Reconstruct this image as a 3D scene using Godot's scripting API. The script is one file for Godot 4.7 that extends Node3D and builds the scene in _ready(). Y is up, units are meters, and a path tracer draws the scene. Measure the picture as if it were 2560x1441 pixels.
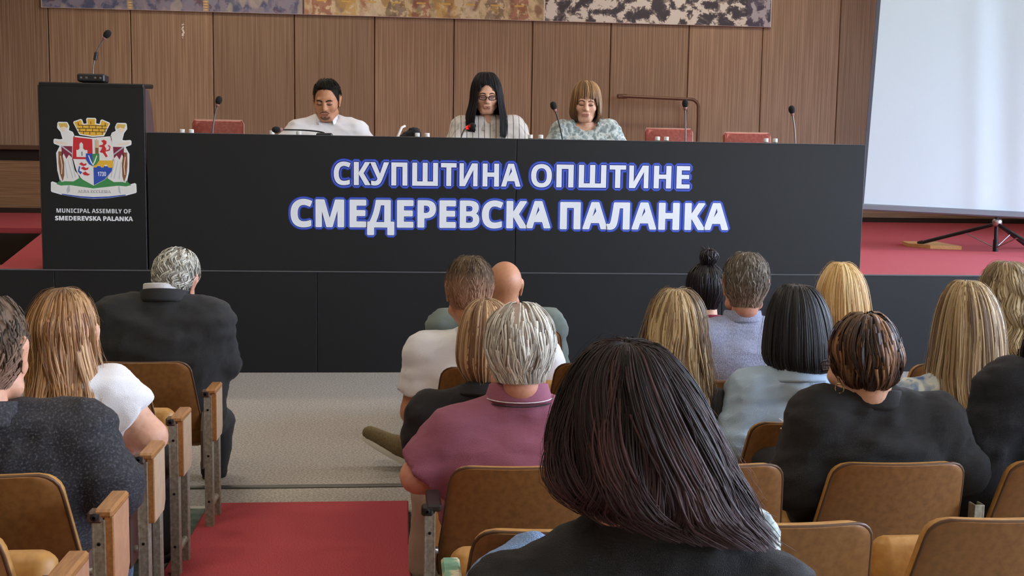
extends Node3D

const CORNER := [Vector3(0, 0, 0), Vector3(1, 0, 0), Vector3(0, 1, 0), Vector3(1, 1, 0), Vector3(0, 0, 1), Vector3(1, 0, 1), Vector3(0, 1, 1), Vector3(1, 1, 1)]
const EDGES := [[0, 1], [2, 3], [4, 5], [6, 7], [0, 2], [1, 3], [4, 6], [5, 7], [0, 4], [1, 5], [2, 6], [3, 7]]
const STAGE_Z := -7.0     # front of the stage
const STAGE_Y := 0.626
const WALL_Z := -14.12
const CEIL_Y := 4.9
var taken := {}
var M := {}
var head_field := {}
var folds := FastNoiseLite.new()
var rng := RandomNumberGenerator.new()
var head := G.new()
var hand := G.new()

func _ready() -> void:
	var cam := Camera3D.new()
	cam.name = "camera"
	cam.fov = 28.37
	cam.near = 0.05
	cam.basis = Basis(Vector3.UP, -0.0949) * Basis(Vector3.RIGHT, -0.109) * Basis(Vector3.BACK, 0.0156)
	cam.position = Vector3(0, 1.3, 0)
	add_child(cam)
	cam.current = true
	var env := Environment.new()
	env.tonemap_mode = Environment.TONE_MAPPER_LINEAR
	env.tonemap_exposure = 1.0
	env.background_mode = Environment.BG_SKY
	var sky := Sky.new()
	var sm := ProceduralSkyMaterial.new()
	sm.sky_top_color = Color(0.7, 0.78, 0.92)
	sm.sky_horizon_color = Color(0.9, 0.93, 0.97)
	sm.ground_horizon_color = Color(0.6, 0.62, 0.6)
	sm.ground_bottom_color = Color(0.42, 0.44, 0.42)
	sm.sky_energy_multiplier = 4.2
	sm.ground_energy_multiplier = 1.9
	sky.sky_material = sm
	env.sky = sky
	env.sdfgi_enabled = true
	env.ssao_enabled = true
	env.ssil_enabled = true
	var we := WorldEnvironment.new()
	we.name = "environment"
	we.environment = env
	add_child(we)

	rng.seed = 42
	folds.seed = 5
	folds.noise_type = FastNoiseLite.TYPE_SIMPLEX_SMOOTH
	folds.frequency = 7.0
	folds.fractal_octaves = 2
	materials()
	ceiling_lights()
	room()
	stage()
	desk()
	lectern()
	screen()
	table_things()
	seats()
	make_head()
	make_hand()
	people()
	oddments()

# ------------------------------------------------------------------ materials
func noise_tex(freq: float, seed_: int, ramp: Array = [], octaves := 4, normal := false, strength := 4.0, size := 512, kind := FastNoiseLite.TYPE_SIMPLEX_SMOOTH) -> NoiseTexture2D:
	var n := FastNoiseLite.new()
	n.noise_type = kind
	n.frequency = freq
	n.seed = seed_
	n.fractal_octaves = octaves
	var t := NoiseTexture2D.new()
	t.width = size
	t.height = size
	t.seamless = true
	t.noise = n
	t.as_normal_map = normal
	t.bump_strength = strength
	if ramp.size():
		var g := Gradient.new()
		var offs := PackedFloat32Array()
		var cols := PackedColorArray()
		for r in ramp:
			offs.append(r[0]); cols.append(r[1])
		g.offsets = offs
		g.colors = cols
		t.color_ramp = g
	return t

func mat(called: String, col: Color, rough := 0.8, metal := 0.0, spec := 0.5) -> StandardMaterial3D:
	var m := StandardMaterial3D.new()
	m.resource_name = called
	m.albedo_color = col
	m.roughness = rough
	m.metallic = metal
	m.metallic_specular = spec
	M[called] = m
	return m

func grain(m: StandardMaterial3D, tex: Texture2D, scale: Vector3, world := false) -> StandardMaterial3D:
	m.albedo_texture = tex
	m.uv1_triplanar = true
	m.uv1_world_triplanar = world
	m.uv1_scale = scale
	return m

func weave(m: StandardMaterial3D, tex: Texture2D, scale: float) -> StandardMaterial3D:
	m.normal_enabled = true
	m.normal_texture = tex
	m.normal_scale = 0.6
	m.uv1_triplanar = true
	m.uv1_scale = Vector3.ONE * scale
	return m

func materials() -> void:
	var veneer := noise_tex(0.02, 11, [[0.0, Color("7d634b")], [0.35, Color("8e7359")], [0.55, Color("9a7f64")], [0.75, Color("a68b6f")], [1.0, Color("b4997b")]], 5, false, 1.0, 1024)
	for k in 4:
		var w := grain(mat("veneer_%d" % k, Color(1, 1, 1) * [1.0, 0.93, 1.05, 0.97][k], 0.5), veneer, Vector3(2.6, 0.03, 2.6), true)
		w.uv1_offset = Vector3(k * 0.37, k * 0.21, k * 0.13)
	var flatwood := grain(mat("veneer_across", Color(0.92, 0.88, 0.8), 0.5), veneer, Vector3(0.05, 3.2, 0.4), true)
	flatwood.uv1_offset = Vector3(0.3, 0.1, 0)
	mat("gap_dark", Color("2a1d14"), 0.9)
	mat("trim_wood", Color("5a4131"), 0.5)
	grain(mat("plaster", Color(1, 1, 1), 0.9), noise_tex(0.01, 12, [[0.0, Color("cfcabc")], [1.0, Color("ded9cc")]]), Vector3.ONE * 0.6, true)
	grain(mat("ceiling_white", Color(1, 1, 1), 0.95), noise_tex(0.02, 13, [[0.0, Color("d8d6cf")], [1.0, Color("e4e2db")]]), Vector3.ONE * 0.7, true)
	grain(mat("carpet_grey", Color(1, 1, 1), 0.95), noise_tex(0.06, 14, [[0.0, Color("807c74")], [0.45, Color("a39e95")], [0.6, Color("aea99f")], [1.0, Color("c8c3b8")]], 4), Vector3.ONE * 2.3, true)
	grain(mat("carpet_red", Color(1, 1, 1), 0.92), noise_tex(0.12, 15, [[0.0, Color("8a2a31")], [0.5, Color("ab4048")], [1.0, Color("c0545b")]], 3), Vector3.ONE * 3.0, true)
	grain(mat("lino_green", Color(1, 1, 1), 0.55), noise_tex(0.02, 16, [[0.0, Color("4d6058")], [0.5, Color("65786e")], [0.8, Color("7c8a7e")], [1.0, Color("9a9f92")]], 5), Vector3.ONE * 1.8, true)
	mat("strip_metal", Color("6c6c68"), 0.45, 0.6)
	mat("nosing_pale", Color("c9c9bd"), 0.6)
	mat("banner_black", Color("141517"), 0.56, 0.0, 0.45)
	mat("panel_edge", Color("55565a"), 0.6)
	mat("print_white", Color("e9edf2"), 0.55)
	mat("print_blue", Color("1e42bc"), 0.5)
	mat("print_line", Color("6482e6"), 0.5)
	mat("print_navy", Color("1c2f88"), 0.5)
	for q in [["red", "c52a32"], ["yellow", "e3b23a"], ["gold", "c98f2c"], ["green", "3d8a4d"], ["blue", "2b4fae"], ["maroon", "7f2440"], ["brown", "8a5a3c"], ["robe", "e4e4e2"], ["hairgold", "d2b25c"], ["face", "ecd9c4"], ["ink", "6d6d72"], ["shade", "b9bcc4"], ["dark", "3b3128"]]:
		mat("crest_" + q[0], Color(q[1]), 0.55)
	grain(mat("lectern_side", Color(1, 1, 1), 0.5), noise_tex(0.03, 18, [[0.0, Color("46363a")], [1.0, Color("65504e")]]), Vector3(3, 0.2, 3), true)
	grain(mat("table_wood", Color(1, 1, 1), 0.45), veneer, Vector3(0.2, 1, 2.0), true)
	# seats
	grain(mat("seat_vinyl", Color(1, 1, 1), 0.5), noise_tex(0.03, 19, [[0.0, Color("70491f")], [0.5, Color("86592a")], [1.0, Color("956736")]], 5), Vector3.ONE * 2.6)
	grain(mat("seat_front", Color(1, 1, 1), 0.5), noise_tex(0.03, 20, [[0.0, Color("a6753a")], [0.5, Color("b98846")], [1.0, Color("c89a5a")]], 5), Vector3.ONE * 2.6)
	mat("seat_welt", Color("593a20"), 0.5)
	grain(mat("post_metal", Color(1, 1, 1), 0.5, 0.35), noise_tex(0.03, 21, [[0.0, Color("7c7768")], [0.6, Color("9b9686")], [1.0, Color("b3afa0")]], 4), Vector3.ONE * 4.0)
	mat("bracket_brown", Color("5d4a40"), 0.55, 0.2)
	mat("bolt", Color("b9b4aa"), 0.35, 0.8)
	mat("hole", Color("181614"), 0.9)
	grain(mat("arm_wood", Color(1, 1, 1), 0.45), noise_tex(0.03, 22, [[0.0, Color("8a5c31")], [1.0, Color("b58149")]]), Vector3(6, 6, 0.8))
	grain(mat("laminate_pink", Color(1, 1, 1), 0.5), noise_tex(0.02, 23, [[0.0, Color("a87b5c")], [1.0, Color("bb8c6b")]]), Vector3.ONE * 2.0)
	grain(mat("laminate_beige", Color(1, 1, 1), 0.5), noise_tex(0.02, 24, [[0.0, Color("b3977a")], [1.0, Color("c8ad8e")]]), Vector3.ONE * 2.0)
	grain(mat("flaky_green", Color(1, 1, 1), 0.5), noise_tex(0.018, 25, [[0.0, Color("5f8a72")], [0.55, Color("7ba88c")], [0.62, Color("c9c39a")], [0.72, Color("d8cdb4")], [1.0, Color("b9906a")]], 4), Vector3.ONE * 2.0)
	mat("arm_black", Color("26221f"), 0.4)
	grain(mat("leather_red", Color(1, 1, 1), 0.32), noise_tex(0.02, 26, [[0.0, Color("ab5447")], [0.6, Color("c4685a")], [1.0, Color("d58678")]], 5), Vector3.ONE * 3.0)
	mat("leather_welt", Color("b08374"), 0.5)
	# small things
	mat("foam_black", Color("1b1a1b"), 0.95)
	mat("plastic_black", Color("202123"), 0.45)
	mat("stem_grey", Color("77706c"), 0.4, 0.5)
	mat("ring_pink", Color("9c6f6b"), 0.5)
	var lit := mat("ring_red_light", Color("ff2020"), 0.5)
	lit.emission_enabled = true
	lit.emission = Color("ff1c24")
	lit.emission_energy_multiplier = 2.0
	mat("cap_white", Color("e6e8e6"), 0.5)
	var glass := mat("bottle_glass", Color(0.62, 0.8, 0.7, 0.25), 0.06)
	glass.refraction_enabled = true
	glass.refraction_scale = 0.05
	glass.transparency = BaseMaterial3D.TRANSPARENCY_ALPHA
	mat("bottle_label", Color("2f7d62"), 0.5)
	mat("paper", Color("eceae4"), 0.85)
	var pane := mat("window_glass", Color(1, 1, 1, 0.04), 0.02)
	pane.transparency = BaseMaterial3D.TRANSPARENCY_ALPHA
	mat("frame_white", Color("d9d8d2"), 0.5)
	mat("screen_white", Color("c3d2d8"), 0.8, 0.0, 0.3)
	mat("screen_border", Color("45474f"), 0.7)
	mat("screen_bar", Color("6d7078"), 0.4, 0.2)
	mat("tripod_black", Color("1c1a1d"), 0.4, 0.3)
	mat("steel", Color("b4b0b2"), 0.3, 0.9)
	grain(mat("plank", Color(1, 1, 1), 0.7), noise_tex(0.03, 27, [[0.0, Color("c0935c")], [1.0, Color("dcb67e")]]), Vector3(8, 3, 1.2))
	mat("rail_brown", Color("6e5443"), 0.4, 0.3)
	var lamp := mat("lamp_glow", Color("fff6e6"), 0.6)
	lamp.emission_enabled = true
	lamp.emission = Color("fff3e0")
	lamp.emission_energy_multiplier = 3.0
	# people
	var pores := noise_tex(0.05, 30, [[0.0, Color(0.9, 0.86, 0.85)], [0.5, Color(0.98, 0.97, 0.96)], [1.0, Color(1, 1, 1)]], 4, false, 1.0, 256)
	for q in [["skin", "d9a184"], ["skin_light", "e2b094"], ["skin_tan", "c88f6c"], ["skin_ruddy", "d69a80"]]:
		grain(mat(q[0], Color(q[1]), 0.52), pores, Vector3.ONE * 4.0)
	mat("lip", Color("b06a60"), 0.5)
	mat("brow", Color("231a15"), 0.8)
	mat("brow_soft", Color("5d4232"), 0.8)
	mat("lid", Color("a87a64"), 0.5)
	mat("lash", Color("1c1512"), 0.7)
	mat("stubble", Color("6f5345"), 0.85)
	for q in [["hair", 0.45, 0.45], ["hair_short", 0.7, 0.3], ["hair_soft", 0.55, 0.35]]:
		var hm := mat(q[0], Color(1, 1, 1), q[1], 0.0, q[2])
		hm.vertex_color_use_as_albedo = true
	var cloth := noise_tex(0.3, 31, [], 2, true, 5.0, 256)
	for q in [["cloth_white", "e6e6e8"], ["cloth_black", "1d1c1e"], ["cloth_suit", "262626"], ["cloth_sage", "74807a"], ["cloth_maroon", "94566a"], ["cloth_khaki", "9c8771"], ["cloth_dark", "2b2a2e"], ["cloth_red", "7d2338"], ["cloth_pale_blue", "b3cce3"], ["cloth_jacket_black", "1c1b1c"], ["cloth_jacket_navy", "191b22"], ["trim_white", "e9e6ea"]]:
		var c := weave(mat(q[0], Color(q[1]), 0.85), cloth, 7.0)
		c.rim_enabled = true
		c.rim = 0.25
		c.rim_tint = 0.6
	grain(mat("cloth_charcoal", Color(1, 1, 1), 0.85), noise_tex(0.16, 32, [[0.0, Color("1b1a1d")], [0.56, Color("232226")], [0.66, Color("3c3b40")], [1.0, Color("77767c")]], 3), Vector3.ONE * 1.7)
	grain(weave(mat("cloth_heather", Color(1, 1, 1), 0.85), cloth, 7.0), noise_tex(0.06, 33, [[0.0, Color("7c839c")], [0.5, Color("9fa6c0")], [1.0, Color("c2c8da")]], 4), Vector3(5, 2.4, 5))
	grain(mat("cloth_floral_blue", Color(1, 1, 1), 0.8), noise_tex(0.012, 34, [[0.0, Color("2c4678")], [0.3, Color("4d6fa5")], [0.36, Color("9fb4bd")], [0.52, Color("d5ddd4")], [0.7, Color("e2e3d6")], [0.76, Color("8598b0")], [1.0, Color("5d7ba8")]], 3), Vector3.ONE * 2.0)
	grain(mat("cloth_floral_grey", Color(1, 1, 1), 0.8), noise_tex(0.02, 35, [[0.0, Color("4e5a5c")], [0.35, Color("7f8c8c")], [0.45, Color("c4ccc6")], [0.55, Color("dfe4dc")], [0.62, Color("98a5a2")], [1.0, Color("5a686c")]], 4), Vector3.ONE * 1.5)
	grain(weave(mat("denim_light", Color(1, 1, 1), 0.85), cloth, 7.0), noise_tex(0.1, 36, [[0.0, Color("5d7ba6")], [1.0, Color("8fabd0")]], 3), Vector3.ONE * 3.0)
	var im := Image.create(256, 16, false, Image.FORMAT_RGB8)
	im.fill(Color("d8d2cb"))
	for k in 4: im.fill_rect(Rect2i(10 + k * 64, 0, 7, 16), Color("3c3a40"))
	grain(mat("cloth_striped", Color(1, 1, 1), 0.8), ImageTexture.create_from_image(im), Vector3(6.5, 1, 6.5))
	mat("leather_black", Color("1a1817"), 0.35)
	grain(mat("suede_olive", Color(1, 1, 1), 0.9), noise_tex(0.08, 37, [[0.0, Color("5f5136")], [1.0, Color("80704d")]], 3, false, 1.0, 256), Vector3.ONE * 5.0)
	mat("rubber_dark", Color("1b1a19"), 0.7)
	mat("rubber_white", Color("d9d6c8"), 0.6)
	mat("glasses_black", Color("17151a"), 0.3)
	var lens := mat("lens", Color(1, 1, 1, 0.06), 0.02)
	lens.transparency = BaseMaterial3D.TRANSPARENCY_ALPHA
	mat("gold", Color("d8c48c"), 0.25, 1.0)

# ------------------------------------------------------------------ the room
func ceiling_lights() -> void:
	var k := 0
	for z in [-12.2, -8.8, -5.4, -2.0, 1.4]:
		for x in [-1.8, 3.6]:
			var t := thing("ceiling_light", "long frosted ceiling light fitting", "ceiling light", Vector3(x, CEIL_Y, z), 0.0, "ceiling lights above the hall")
			var g := G.new()
			g.box(Vector3(0, -0.045, 0), Vector3(1.5, 0.09, 0.36), 0.012)
			part("housing", g, M.frame_white, t)
			var d := G.new()
			d.box(Vector3(0, -0.098, 0), Vector3(1.4, 0.016, 0.28), 0.006)
			part("diffuser", d, M.lamp_glow, t)
			var l := AreaLight3D.new()
			l.name = "lamp"
			l.area_size = Vector2(1.4, 0.28)
			l.light_color = Color("fff1dc")
			l.light_energy = 3.8
			l.area_range = 30.0
			l.shadow_enabled = true
			l.position = Vector3(0, -0.115, 0)
			l.rotation.x = -PI / 2
			t.add_child(l)
			k += 1

func room() -> void:
	# floor: grey carpet up to the steps, then low tiers of green linoleum
	var g := G.new()
	g.box(Vector3(0.75, -0.1, -8.0), Vector3(15.0, 0.2, 23.0))
	struct("floor", g, M.carpet_grey)
	g = G.new()
	g.box(Vector3(0.75, 0.003, -4.5), Vector3(14.9, 0.008, 0.035), 0.003)
	struct("trim_1", g, M.strip_metal)
	var zs := [-4.15, -3.57, -2.92, -2.27, -1.62, -0.97]
	for k in zs.size():
		var y := 0.03 * (k + 1)
		var z1: float = zs[k]
		var z2: float = zs[k + 1] if k + 1 < zs.size() else 3.4
		var t := G.new()
		t.box(Vector3(-3.26, y * 0.5, (z1 + z2) * 0.5), Vector3(6.4, y, z2 - z1))
		var o := struct("floor", t, M.lino_green)
		var e := G.new()
		e.box(Vector3(-3.26, y - 0.012, z1 + 0.004), Vector3(6.4, 0.03, 0.03), 0.006)
		part("nosing", e, M.nosing_pale, o)
	# walls
	g = G.new()
	g.box(Vector3(0.75, 2.45, WALL_Z - 0.12), Vector3(15.3, 4.9, 0.12))
	var back := struct("wall_back", g, M.gap_dark)
	var joints := [-6.9, -6.07, -5.13, -4.186, -3.242, -2.286, -1.328, -0.371, 0.588, 1.549, 2.518, 3.499, 4.436, 5.426, 6.4, 7.36, 8.3]
	for k in joints.size() - 1:
		var x1: float = joints[k] + 0.005
		var x2: float = joints[k + 1] - 0.005
		var p := G.new()
		p.box(Vector3((x1 + x2) * 0.5, 3.16, WALL_Z - 0.03), Vector3(x2 - x1, 3.48, 0.06), 0.006)
		part("wood_panel", p, M["veneer_%d" % [(k * 3 + k / 2) % 4]], back)
	g = G.new()
	g.box(Vector3(0.75, 1.395, WALL_Z + 0.006), Vector3(15.2, 0.05, 0.09), 0.008)
	part("rail", g, M.trim_wood, back)
	for k in 4:
		var p := G.new()
		p.box(Vector3(-4.95 + k * 3.8, 0.955, WALL_Z + 0.02), Vector3(3.78, 0.57, 0.1), 0.006)
		part("lower_panel", p, M.veneer_across, back)
	g = G.new()
	g.box(Vector3(0.75, 0.655, WALL_Z + 0.03), Vector3(15.2, 0.06, 0.14), 0.004)
	struct("baseboard_back", g, M.gap_dark)
	g = G.new()
	g.box(Vector3(-6.98, 2.45, -5.3), Vector3(0.2, 4.9, 17.8))
	struct("wall_left", g, M.veneer_1)
	g = G.new()
	g.box(Vector3(0.75, 2.45, 3.5), Vector3(15.6, 4.9, 0.2))
	struct("wall_rear", g, M.plaster)
	g = G.new()
	g.box(Vector3(0.75, CEIL_Y + 0.1, -5.3), Vector3(15.7, 0.2, 18.0))
	struct("ceiling", g, M.ceiling_white)
	# window wall on the right
	var centres := [-8.2, -5.7, -3.2, -0.7, 1.8]
	g = G.new()
	g.box(Vector3(8.4, 0.5, -5.3), Vector3(0.25, 1.0, 17.8))
	g.box(Vector3(8.4, 4.6, -5.3), Vector3(0.25, 0.6, 17.8))
	var z0 := -14.2
	for k in centres.size() + 1:
		var z1: float = centres[k] - 1.0 if k < centres.size() else 3.6
		g.box(Vector3(8.4, 2.65, (z0 + z1) * 0.5), Vector3(0.25, 3.3, z1 - z0))
		if k < centres.size(): z0 = centres[k] + 1.0
	struct("wall_right", g, M.plaster)
	for k in centres.size():
		var f := G.new()
		for s in [-1.0, 1.0]:
			f.box(Vector3(8.4, 2.65, centres[k] + s * 0.96), Vector3(0.1, 3.3, 0.08), 0.01)
			f.box(Vector3(8.4, 2.65 + s * 1.61, centres[k]), Vector3(0.1, 0.08, 1.84), 0.01)
		f.box(Vector3(8.4, 2.65, centres[k]), Vector3(0.09, 3.14, 0.07), 0.01)
		f.box(Vector3(8.4, 3.4, centres[k]), Vector3(0.088, 0.06, 1.84), 0.01)
		var w := struct("window_%d" % (k + 1), f, M.frame_white)
		for s in [-1.0, 1.0]:
			for h in [[1.08, 3.37], [3.43, 4.22]]:
				var q := G.new()
				q.box(Vector3(8.4, (h[0] + h[1]) * 0.5, centres[k] + s * 0.478), Vector3(0.006, h[1] - h[0], 0.885))
				part("pane", q, M.window_glass, w)
	g = G.new()
	g.box(Vector3(8.2, 0.98, -5.3), Vector3(0.3, 0.04, 17.0), 0.01)
	struct("trim_2", g, M.frame_white)
	# printed mural along the top of the back wall
	var sheet := G.new()
	var at := Vector3(0.137, 3.63, WALL_Z + 0.035)
	sheet.box(at, Vector3(8.77, 1.2, 0.012), 0.003)
	var bn := part("mural_banner", sheet, M.paper)
	tag(bn, "long printed mural hung across the top of the panelled back wall", "banner")
	var pr := QuadMesh.new()
	pr.size = Vector2(8.75, 1.19)
	var pm := mat("mural_print", Color(1, 1, 1), 0.6)
	pm.albedo_texture = ImageTexture.create_from_image(mural())
	var print_ := part("print", pr, pm, bn)
	print_.position = at + Vector3(0, 0, 0.0075)
	# handrail and scuffs on the panelling
	var rail := thing("handrail", "bent brown metal handrail on the panelled wall behind the officials", "handrail", Vector3(2.7, 1.6, -13.9))
	g = G.new()
	var path := [Vector3(-0.06, 0.535, 0), Vector3(0.4, 0.524, 0), Vector3(0.79, 0.515, 0)]
	for k in 6: path.append(Vector3(0.79 + 0.1 * sin(k * PI / 10.0 + 0.15), 0.415 + 0.1 * cos(k * PI / 10.0 + 0.15), 0))
	path.append_array([Vector3(0.893, 0.3, 0), Vector3(0.893, -0.9, 0)])
	g.tube(path, 0.02, 10)
	part("bar", g, M.rail_brown, rail)
	g = G.new()
	g.box(Vector3(-0.06, 0.535, -0.01), Vector3(0.13, 0.055, 0.05), 0.012)
	g.box(Vector3(-0.02, 0.535, -0.09), Vector3(0.04, 0.04, 0.17), 0.008)
	g.box(Vector3(0.893, -0.2, -0.08), Vector3(0.04, 0.04, 0.16), 0.008)
	part("bracket", g, M.rail_brown, rail)
	g = G.new()
	g.box(Vector3(0.893, -0.94, 0), Vector3(0.09, 0.03, 0.09), 0.006)
	part("foot", g, M.rail_brown, rail)
	var sc := G.new()
	for q in [[-2.635, 2.88, 0.03, 0.012], [-2.635, 2.845, 0.018, 0.03], [-2.63, 2.8, 0.02, 0.05], [-2.637, 2.76, 0.024, 0.035], [-2.65, 2.825, 0.008, 0.012], [-2.64, 2.725, 0.008, 0.012]]:
		sc.box(Vector3(q[0], q[1], WALL_Z + 0.0005), Vector3(q[2], q[3], 0.003), 0.0012, Basis(Vector3.BACK, sin(q[1] * 90.0) * 0.5))
	var scuff := part("tape_residue", sc, M.paper)
	tag(scuff, "torn white tape remnants stuck to the wood panel above the lectern", "tape")

func mural() -> Image:
	var w := 1400
	var h := 190
	var im := Image.create(w, h, false, Image.FORMAT_RGB8)
	var a := FastNoiseLite.new()
	a.frequency = 0.03
	a.fractal_octaves = 5
	a.domain_warp_enabled = true
	a.domain_warp_amplitude = 40.0
	a.domain_warp_frequency = 0.02
	var b := FastNoiseLite.new()
	b.seed = 9
	b.frequency = 0.012
	b.fractal_octaves = 3
	var pals := [
		[Color("46506e"), Color("6a6c86"), Color("8b8596"), Color("b5a99c"), Color("6b4a58"), Color("80879c")],
		[Color("b79f76"), Color("cdb68a"), Color("dccba4"), Color("a3664c"), Color("8f7a62"), Color("c2a058")],
		[Color("9d8a68"), Color("c4ae80"), Color("d9c79c"), Color("7c5a44"), Color("b08c4c"), Color("e0d4b4")],
		[Color("cfcfc6"), Color("e2e0d6"), Color("b9b6ae"), Color("5c585c"), Color("33303a"), Color("8d8478")]]
	for x in w:
		var u := float(x) / w
		var pal: Array = pals[0 if u < 0.346 else 1 if u < 0.44 else 2 if u < 0.677 else 3]
		for y in h:
			var n := a.get_noise_2d(x * 1.2, y * 1.2) * 0.5 + 0.5
			var m := b.get_noise_2d(x * 1.5, y * 0.8) * 0.5 + 0.5
			var c: Color
			if u >= 0.677:
				n = clampf((n - 0.5) * 3.4 + 0.5 + (m - 0.5) * 1.6, 0.0, 0.999)
				c = pal[4].lerp(pal[3], n * 2.5) if n < 0.4 else pal[1] if n > 0.55 else pal[5]
				if u > 0.965: c = c.lerp(Color("56507a"), 0.35)
			else:
				n = clampf((n - 0.5) * 2.6 + 0.5, 0.0, 0.999)
				c = pal[int(n * 3.0)].lerp(pal[mini(int(n * 3.0) + 1, 2)], fposmod(n * 3.0, 1.0))
				if m > 0.58: c = c.lerp(pal[3], clampf((m - 0.58) * 9.0, 0, 0.75))
				elif m < 0.4: c = c.lerp(pal[4 if n < 0.5 else 5], clampf((0.4 - m) * 8.0, 0, 0.8))
			im.set_pixel(x, y, c.lerp(Color("d9d4c6"), 0.08))
	for q in [[0.112, 10], [0.212, 10]]:   # braided border bands
		for y in range(0, h, 5):
			im.fill_rect(Rect2i(int(q[0] * w), y, q[1], 4), Color("cfae72"))
			im.fill_rect(Rect2i(int(q[0] * w) + 3, y + 1, q[1] - 6, 2), Color("e0cb98"))
	for q in [[0.345, Color("4c4038")], [0.439, Color("b8a888")], [0.676, Color("d8d2c4")]]:
		im.fill_rect(Rect2i(int(q[0] * w), 0, 3, h), q[1])
	for k in 9:   # robed standing figures, plain shapes with a hem and a sash
		var cx := int((0.37 + k * 0.034) * w)
		var c := [Color("8c4a3c"), Color("c9a050"), Color("e2d8bc"), Color("6a5a4c")][k % 4] as Color
		for y in range(70, h):
			var hw := int(8 + (y - 70) * 0.1 + 2.0 * sin(y * 0.2 + k))
			for x in range(cx - hw, cx + hw):
				if a.get_noise_2d(x * 2.0, y * 2.0) > -0.15: im.set_pixel(clampi(x, 0, w - 1), y, c.lerp(im.get_pixel(clampi(x, 0, w - 1), y), 0.45))
		im.fill_rect(Rect2i(cx - 9, h - 28, 18, 3), Color("d9b45c"))
	return im

func stage() -> void:
	# the platform: carpeted slab with an opening for the steps on the left
	var p := PackedVector2Array([Vector2(-2.42, 7.027), Vector2(-3.17, 10.35), Vector2(-3.3, 11.07), Vector2(-6.87, 11.07), Vector2(-6.87, 14.1), Vector2(8.25, 14.1), Vector2(8.25, 7.027)])
	var g := G.new()
	g.prism(p, Vector3(0, STAGE_Y - 0.05, 0), Vector3.RIGHT, Vector3.FORWARD, 0.05)
	struct("floor", g, M.carpet_red)
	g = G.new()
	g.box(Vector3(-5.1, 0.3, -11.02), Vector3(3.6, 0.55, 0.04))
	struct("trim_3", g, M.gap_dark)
	g = G.new()
	g.box(Vector3(-4.85, 0.17, -9.6), Vector3(3.9, 0.34, 1.6), 0.01)
	g.box(Vector3(-4.85, 0.08, -8.4), Vector3(3.9, 0.16, 0.8), 0.01)
	var st := part("wooden_steps", g, M.veneer_across)
	tag(st, "low brown wooden steps in the dark recess left of the lectern", "steps")
	# black boards along the stage front
	var xs := [-6.9, -4.4, -2.08, -0.53, 2.0, 4.0, 6.1, 8.25]
	for k in xs.size() - 1:
		var b := G.new()
		b.box(Vector3((xs[k] + xs[k + 1]) * 0.5, 0.312, STAGE_Z - 0.012), Vector3(xs[k + 1] - xs[k] - 0.003, 0.624, 0.024), 0.002)
		var o := part("stage_board", b, M.banner_black)
		tag(o, ["black stage-front board at the far left, below the red steps opening", "black stage-front board left of the suited man, below the crest", "narrow black stage-front board directly below the lectern edge", "widest black stage-front board, below the blue-outlined lettering", "black stage-front board below the right end of the desk", "black stage-front board behind the long blonde hair, below the bright red carpet", "black stage-front board at the far right, below the screen"][k], "stage board", "black boards along the stage front")
	g = G.new()
	g.box(Vector3(0.68, STAGE_Y - 0.001, STAGE_Z - 0.008), Vector3(15.0, 0.007, 0.024), 0.001)
	struct("trim_4", g, M.panel_edge)

func text_mesh(txt: String, size: int, depth: float, bold: bool, serif := false) -> TextMesh:
	var f := SystemFont.new()
	f.font_names = PackedStringArray(["Droid Serif" if serif else "Droid Sans"])
	f.font_weight = 700 if bold else 400
	var t := TextMesh.new()
	t.font = f
	t.text = txt
	t.font_size = size
	t.pixel_size = 0.001
	t.depth = depth
	t.curve_step = 0.6
	return t

# outlines of a text: [outer loops, holes], scaled so that the letters fill x1..x2 and y1..y2 (capital height)
func outlines(txt: String, x1: float, x2: float, y1: float, y2: float, bold: bool, slope: float, serif: bool) -> Array:
	var t := text_mesh(txt, 120, 0.0, bold, serif)
	var box := t.get_aabb()
	var cap := text_mesh("Н", 120, 0.0, bold, serif).get_aabb()
	var a := t.get_mesh_arrays()
	var v: PackedVector3Array = a[Mesh.ARRAY_VERTEX]
	var n: PackedVector3Array = a[Mesh.ARRAY_NORMAL]
	var i: PackedInt32Array = a[Mesh.ARRAY_INDEX]
	var key := func(p: Vector3) -> Vector2i: return Vector2i(roundi(p.x * 1e5), roundi(p.y * 1e5))
	var edges := {}
	for k in range(0, i.size(), 3):
		if n[i[k]].z < 0.5: continue
		for e in 3:
			var p: Vector2i = key.call(v[i[k + e]])
			var q: Vector2i = key.call(v[i[k + (e + 1) % 3]])
			if edges.has([q, p]): edges.erase([q, p])
			else: edges[[p, q]] = true
	var next := {}
	for e in edges:
		if not next.has(e[0]): next[e[0]] = []
		next[e[0]].append(e[1])
	var out := [[], []]
	while next.size():
		var first: Vector2i = next.keys()[0]
		var at := first
		var loop := PackedVector2Array()
		while next.has(at):
			loop.append(Vector2(at) * 1e-5)
			var to: Vector2i = next[at].pop_back()
			if next[at].is_empty(): next.erase(at)
			at = to
			if at == first: break
		if loop.size() < 3: continue
		var poly := PackedVector2Array()
		for p in loop:
			var x := x1 + (p.x - box.position.x) / box.size.x * (x2 - x1)
			poly.append(Vector2(x, y1 + (p.y - cap.position.y) / cap.size.y * (y2 - y1) + slope * (x - x1)))
		out[0 if Geometry2D.is_polygon_clockwise(loop) else 1].append(poly)
	var area := func(p: PackedVector2Array) -> float:
		var sum := 0.0
		for k in p.size(): sum += p[k].cross(p[(k + 1) % p.size()])
		return absf(sum)
	var most := [0.0, 0.0]
	for k in 2:
		for p in out[k]: most[k] = maxf(most[k], area.call(p))
	if most[1] > most[0]: out.reverse()
	return out

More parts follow.
